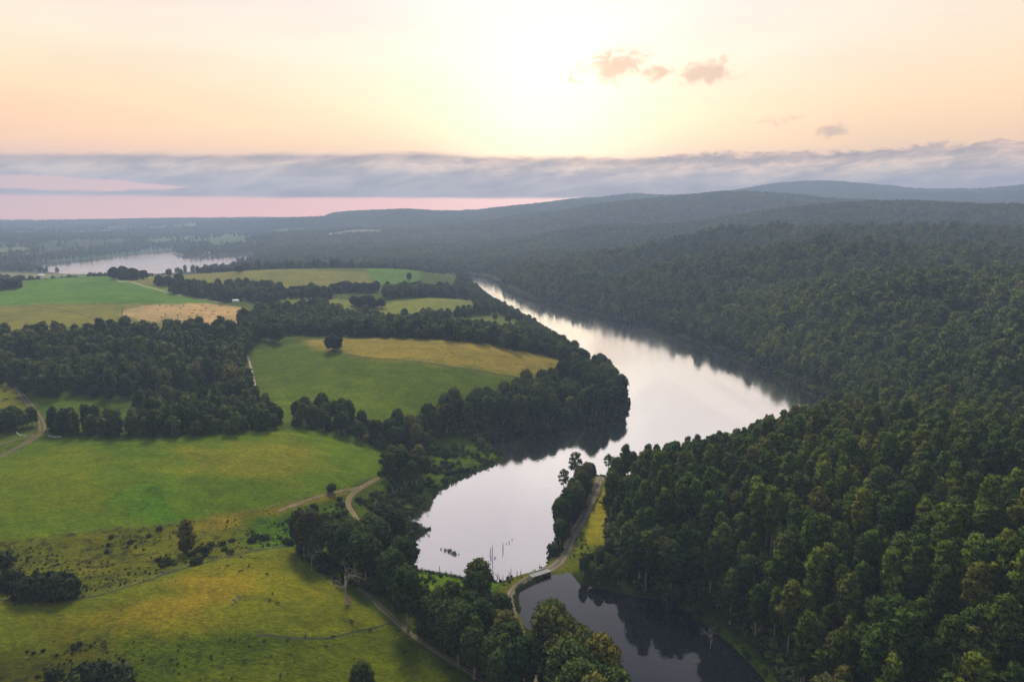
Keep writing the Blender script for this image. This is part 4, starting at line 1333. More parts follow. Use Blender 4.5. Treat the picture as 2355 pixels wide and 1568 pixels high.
WOODS = [
    wood('W1', [(-60, 800), (60, 790), (120, 778), (260, 768), (420, 772), (560, 772), (690, 788), (620, 798), (562, 806), (568, 850), (580, 915), (550, 925), (470, 910), (310, 915), (200, 922), (60, 910), (-60, 868)],
         11.5, 31, 'cone', 1.05, 'dark rounded tree in the near face of the big left wood', 'the big left wood', 'dark mixed wood between the left pastures', 60, gap=0.34, jitter=0.42),
    wood('W1b', [(330, 985), (310, 955), (330, 925), (440, 930), (500, 948), (590, 935), (650, 972), (640, 990), (530, 1001), (300, 1010), (104, 1000), (115, 985), (250, 985)],
         9.0, 32, 'cone', 0.8, 'dark tree in the wood edge above the long green paddock', 'the wood edge above the paddock', 'lower edge of the dark wood above the paddock', 70),
    wood('W1c', [(-60, 1000), (0, 995), (80, 990), (75, 975), (0, 978), (-60, 980)], 9.0, 33, 'wood', 0.85, 'dark bushy tree in the clump left of the farm track', 'clump left of the farm track', 'clump', 12),
    wood('W2', [(545, 745), (590, 728), (640, 722), (740, 715), (830, 735), (900, 740), (820, 775), (700, 772), (560, 768)], 12.0, 34, 'wood', 1.0,
         'dark tree in the belt behind the big sloping field', 'tree belt behind the big field', 'tree belt behind the big field', 30),
    wood('W2b', [(810, 778), (800, 765), (900, 760), (1000, 762), (1150, 775), (1210, 765), (1240, 790), (1290, 822), (1200, 812), (1130, 796), (1000, 782)], 10.5, 35, 'cone', 0.95,
         'upright dark tree in the row along the top of the big field', 'the row above the big field', 'dark tree row along the crest of the big field', 40),
    wood('W2c', [(900, 745), (960, 735), (1040, 728), (1100, 715), (1130, 722), (1000, 745), (920, 755)], 11.0, 36, 'wood', 0.9, 'dark tree in the middle hedge row between the small fields', 'middle hedge row', 'hedge row between small fields', 25),
    wood('PEN', [(1290, 872), (1340, 880), (1400, 905), (1440, 935), (1425, 952), (1380, 965), (1300, 981), (1200, 990), (1130, 994), (1060, 1000), (985, 1010), (975, 985), (1075, 960), (1140, 935), (1230, 905)],
         8.0, 37, 'giant', 0.86, 'tall dense gum on the wooded point jutting into the lake', 'gums on the wooded point', 'wooded point', 75, name='lakeside_gum_tree', jitter=0.2),
    wood('PEN2', [(1062, 633), (1078, 652), (1114, 684), (1172, 718), (1228, 750), (1296, 800), (1364, 852), (1408, 890), (1400, 908), (1340, 885), (1290, 850), (1285, 820), (1230, 785), (1215, 765), (1200, 742), (1150, 722), (1095, 710), (1085, 690), (1045, 672)],
         9.5, 38, 'giant', 0.74, 'gum in the belt along the left bank of the narrow lake reach', 'the belt on the left bank', 'tree belt along the left bank of the narrow reach', 45, name='lakeside_gum_tree', jitter=0.2),
    wood('HEDGE', [(676, 968), (735, 966), (790, 978), (880, 990), (960, 1000), (985, 1015), (1000, 1040), (930, 1040), (880, 1035), (790, 1006), (735, 988), (680, 990)], 9.0, 39, 'giant', 0.62, 'bushy tree between the big field and the long paddock', 'the hedge between two paddocks', 'tree hedge', 30, name='riverside_tree'),
    wood('RB', [(880, 1105), (900, 1085), (960, 1075), (990, 1085), (975, 1115), (930, 1125)], 8.5, 40, 'giant', 0.6, 'dark tree in the clump beside the marsh', 'clump beside the marsh', 'marsh clump', 14, name='riverside_tree'),
    wood('NEARL', [(680, 1262), (730, 1270), (780, 1300), (850, 1290), (935, 1290), (940, 1325), (930, 1380), (905, 1385), (860, 1360), (800, 1340), (740, 1310)], 8.5, 41, 'giant', 0.8,
         'large dark gum in the creekside thicket left of the near shore', 'creekside thicket', 'creekside thicket', 40, name='riverside_tree', jitter=0.2),
    wood('NEARM', [(935, 1425), (1000, 1428), (1060, 1450), (1120, 1440), (1150, 1450), (1168, 1490), (1185, 1560), (1205, 1640), (1170, 1640), (1080, 1560), (1000, 1500), (930, 1450)], 8.0, 42, 'giant', 0.76,
         'large gum between the farm track and the causeway road', 'the near thicket by the causeway', 'near thicket', 55, name='riverside_tree', jitter=0.25),
    wood('ISLE', [(1245, 1480), (1290, 1535), (1345, 1590), (1400, 1640), (1430, 1720), (1380, 1800), (1290, 1760), (1260, 1640), (1235, 1560)], 7.5, 43, 'giant', 1.0,
         'rounded gum on the bank between the dirt road and the dark pond', 'gums on the pond bank', 'pond bank gums', 60, name='riverside_tree', jitter=0.15),
    wood('ROADL', [(1262, 1288), (1272, 1262), (1280, 1222), (1295, 1180), (1316, 1140), (1345, 1112), (1368, 1105), (1352, 1150), (1332, 1195), (1312, 1240), (1290, 1275)], 6.5, 44, 'giant', 0.60,
         'dark tree in the strip between the lake edge and the gravel road', 'the strip beside the gravel road', 'roadside strip', 40, name='riverside_tree', jitter=0.2),
    wood('ROADR', [(1330, 1330), (1345, 1290), (1380, 1275), (1440, 1290), (1450, 1362), (1380, 1350)], 6.0, 45, 'giant', 0.30,
         'low dark tree at the forest foot beside the pond', 'low trees beside the pond', 'forest foot', 30, name='riverside_tree', jitter=0.25),
    wood('W3', [(385, 674), (440, 668), (560, 662), (650, 672), (640, 698), (600, 702), (565, 692), (520, 696), (480, 688), (430, 682)], 12.5, 46, 'wood', 1.05, 'dark tree in the shelter wood around the farmhouse', 'the farmhouse shelter wood', 'shelter wood', 40),
    wood('W3b', [(640, 680), (700, 676), (760, 680), (760, 690), (700, 688), (640, 690)], 13.0, 47, 'wood', 1.0, 'tree in the belt right of the farmhouse', 'belt right of the farmhouse', 'belt', 14),
    wood('W4', [(760, 668), (870, 668), (860, 676), (765, 676)], 14.0, 48, 'cypress', 0.85, 'black cypress in the block beyond the tan strip', 'black cypress block', 'cypress block', 14, name='cypress_tree'),
    wood('W5', [(805, 702), (880, 708), (885, 712), (820, 710)], 12.0, 49, 'cypress', 0.75, 'black cypress in the lower clump by the middle field', 'black cypress lower clump', 'cypress clump', 12, name='cypress_tree'),
    wood('W6', [(685, 712), (745, 712), (750, 728), (690, 728)], 12.0, 50, 'cypress', 0.85, 'black cypress in the clump right of the farm yard', 'black cypress clump by the yard', 'cypress clump', 9, name='cypress_tree'),
    wood('W7', [(252, 637), (335, 640), (330, 646), (262, 643)], 15.0, 51, 'cypress', 0.85, 'dark cypress in the row on top of the green hill', 'cypress row on the green hill', 'cypress row', 10, name='cypress_tree'),
    wood('W8', [(338, 655), (418, 653), (415, 660), (340, 660)], 14.0, 52, 'cypress', 0.75, 'dark cypress in the block beside the farm pond', 'cypress block beside the farm pond', 'cypress block', 10, name='cypress_tree'),
    wood('W9', [(-40, 664), (55, 656), (52, 664), (-40, 672)], 14.0, 53, 'cypress', 0.75, 'black cypress at the far left end of the green hill', 'black cypress at the far left', 'cypress block', 10, name='cypress_tree'),
    wood('W10', [(960, 672), (1050, 672), (1075, 690), (1060, 688), (960, 685), (880, 690), (890, 676)], 12.5, 54, 'wood', 1.15, 'dark tree in the grove where the small fields meet the lake', 'the grove by the lake', 'grove', 45),
]
allX, allY, allZ, allS = [], [], [], []
for (X, Y, Z, S, first, rest, key, label, group, sl, nm) in WOODS:
    az_ = np.arctan2(X[first], Y[first]); di_ = np.hypot(X[first], Y[first])
    for i, a_, d_ in zip(first, az_, di_):
        ti = int(rng.integers(0, len(TINTS)))
        q = (a_ - az_.min()) / (np.ptp(az_) + 1e-6); q2 = (d_ - di_.min()) / (np.ptp(di_) + 1e-6)
        lb = '%s %s at the %s, %s' % (describe(float(S[i]), float(np.median(S)), TINTS[ti][0]), 'cypress' if key == 'cypress' else ('gum' if key == 'giant' else 'tree'),
                                         third(q, ['left end', 'left side', 'middle', 'right side', 'right end']) + third(q2, [' front', ' back']), group)
        paint(tree(key, float(X[i]), float(Y[i]), float(S[i]), lb, group, name=nm, zs=0.85 + 0.3 * rng.random()), TINTS[ti][1])
    allX.append(X[rest]); allY.append(Y[rest]); allZ.append(Z[rest]); allS.append(S[rest])
    print(nm, label[:40], len(X), len(first))


# belts and copses of the far farmland, hedge rows beyond the crests
def far_trees():
    xs, ys, ss = [], [], []
    # tree line behind the crests, in front of the far lake
    for (u0, v0r, u1, v1r, n, s) in [(-40, 2000, 250, 2050, 60, 0.8), (250, 1880, 540, 1930, 36, 0.75), (540, 2180, 620, 2250, 26, 1.5), (520, 2300, 1060, 2300, 220, 1.25), (560, 1980, 1000, 2080, 120, 1.0),
                                  (690, 2250, 1060, 2200, 90, 1.2), (-40, 2100, 60, 2150, 30, 1.1)]:
        for k in range(n):
            t = rng.random()
            x, y = rp(u0 + (u1 - u0) * t, (v0r + (v1r - v0r) * t) + rng.normal() * 45)
            xs.append(x); ys.append(y); ss.append(s * (0.7 + 0.6 * rng.random()))
    # woods of the plain
    X, Y = jgrid(-7600, 2000, 2300, 11000, 26, 501)
    th = np.arctan2(X, Y); rr = np.hypot(X, Y)
    k = (np.abs(th) < radians(41)) & (rr > 2450) & (rr < 11000) & (th < -0.12) & (rng.random(len(X)) < np.clip(4200 / rr, 0, 1) ** 1.0)
    X, Y, rr = X[k], Y[k], rr[k]
    wm = fbm(X / 700, Y / 900, 3, 21) > 0.575
    e1 = np.abs((X / 430 + fbm(X / 900, Y / 900, 2, 5) * 2.5) % 1 - 0.5) > 0.465
    e2 = np.abs((Y / 731 + fbm(X / 900, Y / 900, 2, 8) * 2.5) % 1 - 0.5) > 0.472
    shore = np.zeros(len(X), bool)
    shore |= dist_poly(X, Y, FARLAKE) < 200
    ridge = (rr > 9200) & (rr < 9700) & (rng.random(len(X)) < 0.5)
    k = (wm | e1 | e2 | shore | ridge | (rng.random(len(X)) < 0.015)) & ~inside(X, Y, np.array(RF_FAR)) & ~wet(X, Y, 8)
    xs += list(X[k]); ys += list(Y[k]); ss += list(np.clip(rr[k] / 3800, 1.0, 2.2) * (0.7 + 0.6 * rng.random(k.sum())))
    return np.array(xs), np.array(ys), np.array(ss)


fx, fy, fs = far_trees()
k = ~wet(fx, fy, 8); fx, fy, fs = fx[k], fy[k], fs[k]
rx = np.concatenate(allX + [fx]); ry = np.concatenate(allY + [fy]); rs = np.concatenate(allS + [fs])
rz = ground(rx, ry) - 0.3
print('mass of left trees', len(rx))
scatter_object('wood_trees', woodc, 7, np.column_stack([rx, ry, rz]), rs, rng.random(len(rx)) * 6.28, rng.integers(0, 7, len(rx)), 'dark woods and hedge trees spread over the left farmland', zscale=np.minimum(rs, 1.3) * (0.85 + 0.3 * rng.random(len(rx))))

# ------------------------------------------------------------------ single trees and shrubs
def put(key, u, v, s, label, name='eucalyptus_tree', group=None, zs=1.0, k=None, tint=None, cat='tree', rot=None):
    x, y = hit(u, v)
    e = tree(key, x, y, s, label, group, name=name, zs=zs, k=k, cat=cat, rot=rot)
    if tint:
        for c_ in e.children:
            c_.color = (*tint, 1)
    return e


put('cone', 432, 1270, 0.92, 'lone shaggy grey-green tree standing in the scrubby gully', zs=1.0, tint=(1.3, 1.0, 0.8), name='lone_tree')
put('wood', 763, 1133, 0.62, 'small flat crowned tree over the sandy track by the paddock edge', name='lone_tree', zs=0.62, tint=(0.7, 0.8, 0.8))
put('cypress', 767, 806, 1.05, 'solitary round dark tree at the top of the big sloping field', name='lone_tree', zs=0.85)
put('cypress', 550, 628, 0.95, 'round dark tree alone on the pale olive hilltop', name='lone_tree', zs=0.85)
put('wood', 626, 706, 1.35, 'olive domed tree in the yard right of the farmhouse', name='lone_tree', tint=(1.5, 1.3, 0.9))
put('wood', 941, 646, 1.1, 'small dark tree on the brightest green hilltop', name='lone_tree')
put('cypress', 905, 676, 1.0, 'round tree at the foot of the bright green hilltop', name='lone_tree', zs=0.9)
put('wood', 1168, 745, 1.1, 'tree at the lake end of the small striped field', name='lone_tree')
put('wood', 1138, 738, 0.8, 'smaller tree left of another in the small striped field', name='lone_tree')
put('open', 1322, 1122, 0.98, 'tall open crowned gum rising above the roadside strip', name='lone_tree', k=0, tint=(1.1, 1.05, 0.8))
put('open', 1296, 1140, 0.75, 'thin open gum leaning out over the lake by the strip', name='lone_tree', k=1)
put('open', 1398, 1090, 0.72, 'dark umbrella shaped gum at the top of the gravel road', name='lone_tree', k=2, zs=0.9, tint=(0.7, 0.8, 0.8))
put('giant', 1100, 1412, 0.98, 'dome crowned gum in front of the lake left of the causeway', name='lone_tree', k=1, zs=1.0)
put('gum', 1094, 1545, 0.70, 'gum with bright bare trunk beside the farm track', name='lone_tree', k=0, tint=(1.1, 1.1, 0.9))
put('gum', 1163, 1590, 0.70, 'gum with pale trunk left of the orange dirt road', name='lone_tree', k=2)
put('giant', 835, 1620, 0.62, 'yellow-green tree top poking in at the bottom edge', name='lone_tree', k=2, tint=(1.5, 1.3, 0.8))
put('giant', 854, 1302, 0.72, 'gum with pale forked limbs showing through its crown', name='lone_tree', k=3, tint=(1.2, 1.2, 0.9))
put('giant', 700, 1278, 0.75, 'orange tipped gum at the left end of the creekside thicket', name='lone_tree', k=4, tint=(1.7, 1.05, 0.55))
put('open', 944, 1320, 0.62, 'lacy gum leaning over the water at the near left shore', name='lone_tree', k=1)
put('shrub', 18, 1355, 2.2, 'tall dark bush at the left edge of the scrubby gully', name='shrub', cat='bush', tint=(0.6, 0.7, 0.7))
put('shrub', 10, 1300, 1.9, 'dark bush at the left edge below the long paddock', name='shrub', cat='bush', tint=(0.6, 0.7, 0.7))
for j, (u, v, s) in enumerate([(52, 1372, 2.0), (78, 1374, 2.4), (104, 1374, 2.5), (128, 1375, 2.6), (148, 1375, 2.3), (160, 1370, 1.8), (90, 1358, 2.0), (118, 1358, 2.1), (144, 1355, 1.8)]):
    put('shrub', u, v, s, ['leftmost near bush', 'second near bush from the left', 'third near bush from the left', 'fourth near bush from the left', 'fifth near bush from the left', 'rightmost near bush', 'left far bush', 'middle far bush', 'right far bush'][j] + ' of the black thicket at the gully end',
        name='shrub', cat='bush', group='bushes of the black thicket' + (' near side' if j < 6 else ' far side'), tint=(0.62, 0.66, 0.6))
for j, (u, v, s) in enumerate([(210, 1575, 2.2), (240, 1590, 2.6), (270, 1580, 2.2), (190, 1600, 2.2), (120, 1560, 1.0)]):
    put('shrub', u, v, s, 'dark bush in the rough corner at the bottom left', name='shrub', cat='bush', group='bushes at the bottom left corner', tint=(1.1, 1.0, 0.8))
put('wood', 722, 1190, 0.55, 'dark round tree below the junction of the sandy tracks', name='lone_tree', tint=(0.7, 0.85, 0.85))
put('wood', 850, 1212, 0.6, 'dark round tree right of the sandy track bend', name='lone_tree', tint=(0.65, 0.8, 0.85))
put('wood', 1025, 1062, 0.7, 'grey-green tree on the marsh behind the near shore', name='lone_tree', tint=(0.9, 1.0, 1.0))

# counted shrubs of the scrub belt
X, Y = scatter_poly(ZW['scrub'], 9.0, 601)
k = fbm(X / 18, Y / 18, 2, 61) > 0.60
X, Y = X[k], Y[k]
o = rng.permutation(len(X))[:46]
for i in o:
    uu, vv, _ = uv_of(X[i], Y[i], 20)
    side = 'left' if uu < 230 else ('middle' if uu < 430 else 'right')
    s = 0.45 + 0.8 * rng.random() ** 2
    lb = '%s shrub in the %s part of the scrubby gully' % ('large dark' if s > 0.8 else ('small dark' if s < 0.55 else 'dark'), side)
    e = tree('shrub', float(X[i]), float(Y[i]), s, lb, lb.replace('shrub', 'shrubs'), name='shrub', cat='bush', zs=0.8)
    for c_ in e.children: c_.color = (0.7, 0.75, 0.7, 1)


# ------------------------------------------------------------------ gnarled and dead trees
def branch(r, p, d, L, rad, depth, segs, tips, droop=0.0):
    n = 3
    for k in range(n):
        d = d + r.normal(size=3) * 0.20 + np.array((0, 0, -droop)); d /= np.linalg.norm(d)
        q = p + d * L / n
        segs.append((p, q, rad * (1 - k / n * 0.5), rad * (1 - (k + 1) / n * 0.5)))
        p = q
    rad *= 0.5
    if depth == 0 or rad < 0.03:
        tips.append(p); return
    for k in range(2 + (r.random() < 0.5)):
        dd = d * 0.7 + r.normal(size=3) * 0.55; dd[2] += 0.15; dd /= np.linalg.norm(dd)
        branch(r, p, dd, L * (0.62 + 0.2 * r.random()), rad * 1.25, depth - 1, segs, tips, droop)


def bare_tree(u, v, h, rad, seed, label, name='dead_tree', matl='deadwood', depth=3, leaves=None, base=None, spread=0.45, group=None):
    r = np.random.default_rng(seed)
    x, y = hit(u, v)
    e = bpy.data.objects.new(name, None); COL.objects.link(e)
    e.location = (x, y, float(ground(x, y)[0]) - 0.2)
    e['label'] = label; e['category'] = 'tree'
    if group: e['group'] = group
    segs = []; tips = []
    p = np.array((0., 0, 0)); d = np.array((r.normal() * 0.12, r.normal() * 0.12, 1.0)); d /= np.linalg.norm(d)
    k0 = 0.38
    for k in range(4):
        q = p + d * h * k0 / 4; d = d + r.normal(size=3) * 0.10; d /= np.linalg.norm(d)
        segs.append((p, q, rad * (1.5 if k == 0 else 1.1) * (1 - 0.1 * k), rad * (1 - 0.1 * k))); p = q
    tsegs = segs; bsegs = []
    for k in range(4):
        a_ = k * 1.6 + r.random()
        dd = np.array((cos(a_) * spread, sin(a_) * spread, 0.9)); dd /= np.linalg.norm(dd)
        branch(r, p, dd, h * 0.3, rad * 0.55, depth - 1, bsegs, tips)
    obj('trunk', trunk_mesh('trunk', tsegs, M[matl]), e)
    obj('limb', trunk_mesh('limb', bsegs, M[matl], 5), e)
    if base:
        obj('root_flare', trunk_mesh('root_flare', [((0, 0, -0.8), (0.1, 0, 1.6), rad * 2.6, rad * 1.9), ((0.1, 0, 1.6), (0.2, 0, 4.2), rad * 1.9, rad * 1.25)], M[base], 9), e)
    if leaves:
        ps = [(t[0], t[1], t[2], 1.1 + 0.8 * r.random(), 0.8 + 0.4 * r.random()) for t in tips[::leaves]]
        data = leafy(ps, 45, 0.6, r, np.array((0, 0, h * 0.7)), 0.4)
        o = obj('crown', crown_mesh('crown', data, M['river']), e); o.color = (1.25, 1.0, 0.7, 1)
    return e


bare_tree(800, 1388, 22, 0.6, 5, 'old gnarled gum with white twisted limbs and pink peeling base by the farm track', name='gnarled_gum_tree', base='pinkbark', leaves=2, spread=0.8)
bare_tree(716, 1312, 15, 0.2, 6, 'dead white forked tree in front of the creekside thicket')
bare_tree(960, 1124, 14, 0.22, 7, 'dead white tree with upright forks on the marsh')
bare_tree(938, 1128, 12, 0.16, 8, 'thin grey leafless tree left of the white dead one on the marsh', matl='bark')
bare_tree(922, 1140, 13, 0.16, 18, 'spindly bare tree at the sandy track side of the marsh', matl='bark')
bare_tree(985, 1165, 11, 0.15, 9, 'dead grey tree leaning at the marsh water edge', matl='bark')
bare_tree(905, 1150, 12, 0.14, 19, 'bare sapling between sandy track and marsh', matl='bark')
bare_tree(1535, 1396, 9, 0.13, 10, 'thin pale dead tree leaning at the far bank of the pond', spread=0.2)
bare_tree(1632, 1492, 14, 0.2, 11, 'dead pale tree at the swampy right bank of the pond', spread=0.22)
bare_tree(1605, 1525, 7, 0.12, 12, 'small dead tree lower down beside the swampy bank', spread=0.2)
bare_tree(2275, 870, 26, 0.5, 13, 'dead white tree standing out of the right hill forest')
bare_tree(860, 1118, 9, 0.12, 14, 'thin bare tree where the two sandy tracks meet', matl='bark')
bare_tree(835, 1118, 8, 0.12, 15, 'thin bare tree on the paddock side of the sandy tracks', matl='bark')


# ------------------------------------------------------------------ dead stems standing in the lake
def zp(x, y, ox, oy, k):
    return ((ox + x / k) * 0.9416, (oy + y / k) * 0.9416)


for j, (x, y, h, tilt, lb) in enumerate([
        (1240, 700, 9.0, 0.03, 'tallest dead stem standing in the open lake'), (1214, 645, 5.0, 0.05, 'thin dead stem left of the tallest in the lake'), (1390, 575, 5.0, -0.05, 'stout dead stem right of the tallest in the lake'),
        (1270, 695, 1.4, 0, 'short black stump at the foot of the tallest stem'), (1288, 682, 0.8, 0, 'tiny stump right of the short black stump'), (1472, 482, 1.8, 0.1, 'thin stump farther out to the right in the lake'),
        (1432, 490, 0.8, 0, 'low stump between two stems farther out'), (1512, 440, 1.2, 0.1, 'farthest out thin stump in the near lake'), (518, 830, 1.5, 0, 'lone stump off the green spit'), (678, 905, 2.0, 0, 'thin stick at the green spit water edge'),
        (1345, 975, 4.0, -0.3, 'leaning dead stem at the left end of the causeway'), (1320, 960, 3.4, -0.45, 'strongly leaning stem at the causeway end'), (1388, 1012, 4.0, 0.0, 'bare stem where the causeway leaves the near shore'), (1450, 970, 2.0, 0.1, 'short stem along the causeway edge'),
        (1478, 975, 5.0, -0.08, 'left one of the paired tall stems at the causeway'), (1494, 978, 7.0, 0.02, 'right taller one of the paired stems at the causeway'), (1580, 950, 4.2, 0.02, 'stout post-like stem midway along the causeway'),
        (1632, 925, 3.4, 0.03, 'stem nearest the little jetty corner of the causeway'), (1548, 965, 1.2, 0.2, 'low stub beside the stout stem at the causeway'), (1887, 815, 2.0, 0.0, 'single stem in the lake right above the bridge')]):
    u, v = zp(x, y, 980, 1240, 5.607)
    x0, y0 = P0(u, v)
    segs = [((0, 0, -1.5), (0.1, 0, h * 0.5), 0.28, 0.2), ((0.1, 0, h * 0.5), (0.02, 0.1, h), 0.2, 0.09)]
    if h > 4:
        segs.append(((0.08, 0, h * 0.55), (0.9, 0.2, h * 0.68), 0.08, 0.03))
    o = obj('drowned_tree', trunk_mesh('drowned_tree', segs, M['stump']), None, (x0, y0, 0), lb, 'dead stem', group='dead stems standing in the lake')
    o.rotation_euler = (0, tilt, j * 0.0)
rng2 = np.random.default_rng(77)


# ------------------------------------------------------------------ tufts, reeds, undergrowth
def tuft_mesh(name, r, n, h, w, lean, matl):
    Vs, Fs, Ns = [], [], []
    for k in range(n):
        a_ = r.random() * 6.28; q = r.random() ** 0.5 * w
        b0 = np.array((cos(a_) * q, sin(a_) * q, -0.1)); a2 = r.random() * 6.28
        side = np.array((cos(a2), sin(a2), 0)) * h * 0.035
        tip = b0 + np.array((r.normal() * lean, r.normal() * lean, 1.0)) * h * (0.6 + 0.5 * r.random())
        i = len(Vs) * 1
        Vs += [b0 - side, b0 + side, tip + side * 0.2, tip - side * 0.2]
        Fs.append([i, i + 1, i + 2, i + 3])
        Ns += [np.array((cos(a_) * 0.4, sin(a_) * 0.4, 0.9))] * 4
    me = mesh_np(name, np.array(Vs), np.array(Fs), [matl])
    at_ = me.attributes.new('tint', 'FLOAT', 'FACE'); at_.data.foreach_set('value', rng2.random(len(Fs)).astype(np.float32))
    me.normals_split_custom_set_from_vertices([tuple(x / np.linalg.norm(x)) for x in Ns])
    return me


reedc = proto_collection('reed_tuft', [tuft_mesh('reed_tuft', rng2, 26, 2.0, 0.8, 0.18, M['reed']) for _ in range(3)])
shc = []
for k_ in range(4):
    r = np.random.default_rng(300 + k_)
    shc.append(crown_mesh('low_shrub', leafy(round_puffs(r, 3.4, 2.6, -0.6, 8, 1.3), 50, 0.75, r, np.array((0, 0, 1.0)), 0.85), M['shrub']))
shcc = proto_collection('low_shrub', shc)


def fill(zone, s, seed, smin, smax, gap=0.0, gl=12):
    W = ZW[zone] if isinstance(zone, str) else zone
    X, Y = scatter_poly(W, s, seed, 0.3)
    if gap:
        k = fbm(X / gl, Y / gl, 3, seed) > gap; X, Y = X[k], Y[k]
    k = clear_of(X, Y, TRK, 3.6) & (~inside(X, Y, ZW['yellowbank'])); X, Y = X[k], Y[k]
    return X, Y, smin + (smax - smin) * rng.random(len(X)) ** 2


TRK = [WP(ROAD), WP(ROAD2), WP([(840, 1215), (826, 1200), (812, 1180), (800, 1158), (808, 1138), (828, 1122), (850, 1110), (872, 1098)]), WP([(640, 1175), (720, 1146), (760, 1134), (800, 1126), (826, 1122)]),
       WP([(1160, 1600), (1100, 1558), (1040, 1520), (980, 1483), (920, 1437), (870, 1390), (822, 1350)])]
parts_ = [fill('scrub', 3.0, 701, 0.06, 0.26, 0.48), fill('rough8', 2.8, 702, 0.1, 0.45, 0.5), fill('marsh', 3.6, 703, 0.15, 1.1, 0.40), fill('lush', 3.2, 704, 0.1, 0.45, 0.55), fill('lush7', 3.6, 705, 0.06, 0.2, 0.55),
          fill('pondbank', 3.5, 706, 0.2, 0.8), fill('spit', 3.2, 707, 0.1, 0.5, 0.5), fill('damgrass', 3.0, 708, 0.08, 0.3, 0.58), fill('swamp', 2.2, 709, 0.15, 0.45, 0.3),
          fill('field7', 5.5, 711, 0.05, 0.13, 0.57), fill('field8', 5.0, 712, 0.05, 0.16, 0.57), fill('hayband', 4.0, 713, 0.08, 0.25, 0.58),
          fill(WP([(800, 1130), (880, 1100), (980, 1120), (960, 1180), (950, 1290), (900, 1300), (760, 1250), (700, 1200)]), 4.0, 714, 0.3, 1.0, 0.45)]
# undergrowth along the edges of the near woods
Wn = np.array(RF_NEAR)
X, Y = scatter_poly(Wn, 5.0, 720, 0.3)
k = (np.hypot(X, Y) < 620); X, Y = X[k], Y[k]
dd = np.minimum(dist_poly(X, Y, POND), np.minimum(dist_poly(X, Y, LAKE), dist_poly(X, Y, LINES[1], closed=False)))
k = (dd < 42) & clear_of(X, Y, LINES, 6); X, Y = X[k], Y[k]
k = ~inside(X, Y, ZW['yellowbank']); X, Y = X[k], Y[k]
parts_.append((X, Y, 0.7 + 1.5 * rng.random(len(X))))
for W_, sd in ((WP([(1245, 1480), (1290, 1535), (1345, 1590), (1430, 1720), (1290, 1760), (1235, 1560)]), 731), (WP([(1262, 1288), (1280, 1222), (1316, 1140), (1368, 1105), (1332, 1195), (1290, 1275)]), 732),
               (WP([(985, 1010), (1075, 960), (1290, 872), (1440, 935), (1380, 966), (1200, 992), (1100, 1000)]), 733), (WP([(680, 1262), (780, 1300), (945, 1290), (945, 1340), (905, 1390), (740, 1310)]), 734),
               (WP([(940, 1400), (1060, 1420), (1150, 1420), (1185, 1560), (1170, 1640), (1000, 1500)]), 735), (WP([(780, 985), (985, 1015), (1000, 1040), (880, 1035)]), 736)):
    X, Y = scatter_poly(W_, 5.5, sd, 0.3)
    k = clear_of(X, Y, TRK, 5); X, Y = X[k], Y[k]
    parts_.append((X, Y, 0.6 + 1.3 * rng.random(len(X))))
# bushes hanging on the far shore of the lake, left side woods' feet
sx, sy = [], []
for i in range(len(LAKE)):
    p = LAKE[i]; q = LAKE[(i + 1) % len(LAKE)]
    L_ = np.linalg.norm(q - p); rr_ = np.hypot(*p)
    for t in np.arange(0, 1, max(0.02, (3.0 if rr_ < 600 else 5.0) / max(L_, 1))):
        m_ = p + (q - p) * t
        uu, vv, _ = uv_of(m_[0], m_[1], 0)
        if 1190 < uu < 1275 and vv > 1285: continue
        nrm = np.array((-(q - p)[1], (q - p)[0])) / (L_ + 1e-6)
        g_ = m_ + nrm * (rng.random() * 7 - 1.5) * (1 if inside(np.array([m_[0] + nrm[0] * 4]), np.array([m_[1] + nrm[1] * 4]), LAKE)[0] == False else -1)
        sx.append(g_[0]); sy.append(g_[1])
sx, sy = np.array(sx), np.array(sy)
sr = np.hypot(sx, sy)
parts_.append((sx, sy, np.where(sr > 560, 0.6 + 1.2 * rng.random(len(sx)), 0.15 + 0.35 * rng.random(len(sx)))))
X = np.concatenate([p[0] for p in parts_]); Y = np.concatenate([p[1] for p in parts_]); S = np.concatenate([p[2] for p in parts_])
print('undergrowth', len(X))
Z = np.maximum(ground(X, Y), -0.2)
scatter_object('undergrowth', shcc, 4, np.column_stack([X, Y, Z]), S, rng.random(len(X)) * 6.28, rng.integers(0, 4, len(X)), 'low shrubs, bracken and tussocks on rough ground and along the banks')

# reeds: fringe on the marsh shore, round spit, island patch
rxs, rys, rss = [], [], []
for pts, n, wdt in [([(945, 1185), (975, 1168), (1000, 1132), (1045, 1106), (1085, 1087), (1120, 1074), (1158, 1056)], 420, 3.5),
                    ([(946, 1240), (958, 1232), (968, 1222), (958, 1212), (944, 1204)], 260, 4.5), ([(966, 1222), (978, 1220), (986, 1217)], 40, 1.0),
                    ([(960, 1314), (1000, 1320), (1060, 1330), (1110, 1334)], 160, 2.5), ([(1196, 1352), (1186, 1372), (1190, 1405)], 90, 1.2), ([(1199, 1352), (1226, 1338), (1244, 1330)], 90, 1.2)]:
    L_ = smooth_line(np.array([P0(*p) for p in pts]), 1.0)
    idx = rng.integers(0, len(L_), n)
    rxs += list(L_[idx, 0] + rng.normal(size=n) * wdt * 0.5); rys += list(L_[idx, 1] + rng.normal(size=n) * wdt * 0.5); rss += list(0.5 + 0.6 * rng.random(n))
rxs, rys, rss = map(np.array, (rxs, rys, rss))
scatter_object('shore_reeds', reedc, 3, np.column_stack([rxs, rys, np.maximum(ground(rxs, rys), -0.1)]), rss, rng.random(len(rxs)) * 6.28, rng.integers(0, 3, len(rxs)), 'green reeds fringing the marshy left shore')
c0 = np.array(P0(1024, 1262)); c1 = np.array(P0(1052, 1276))
n = 26
t = rng.random(n)[:, None]
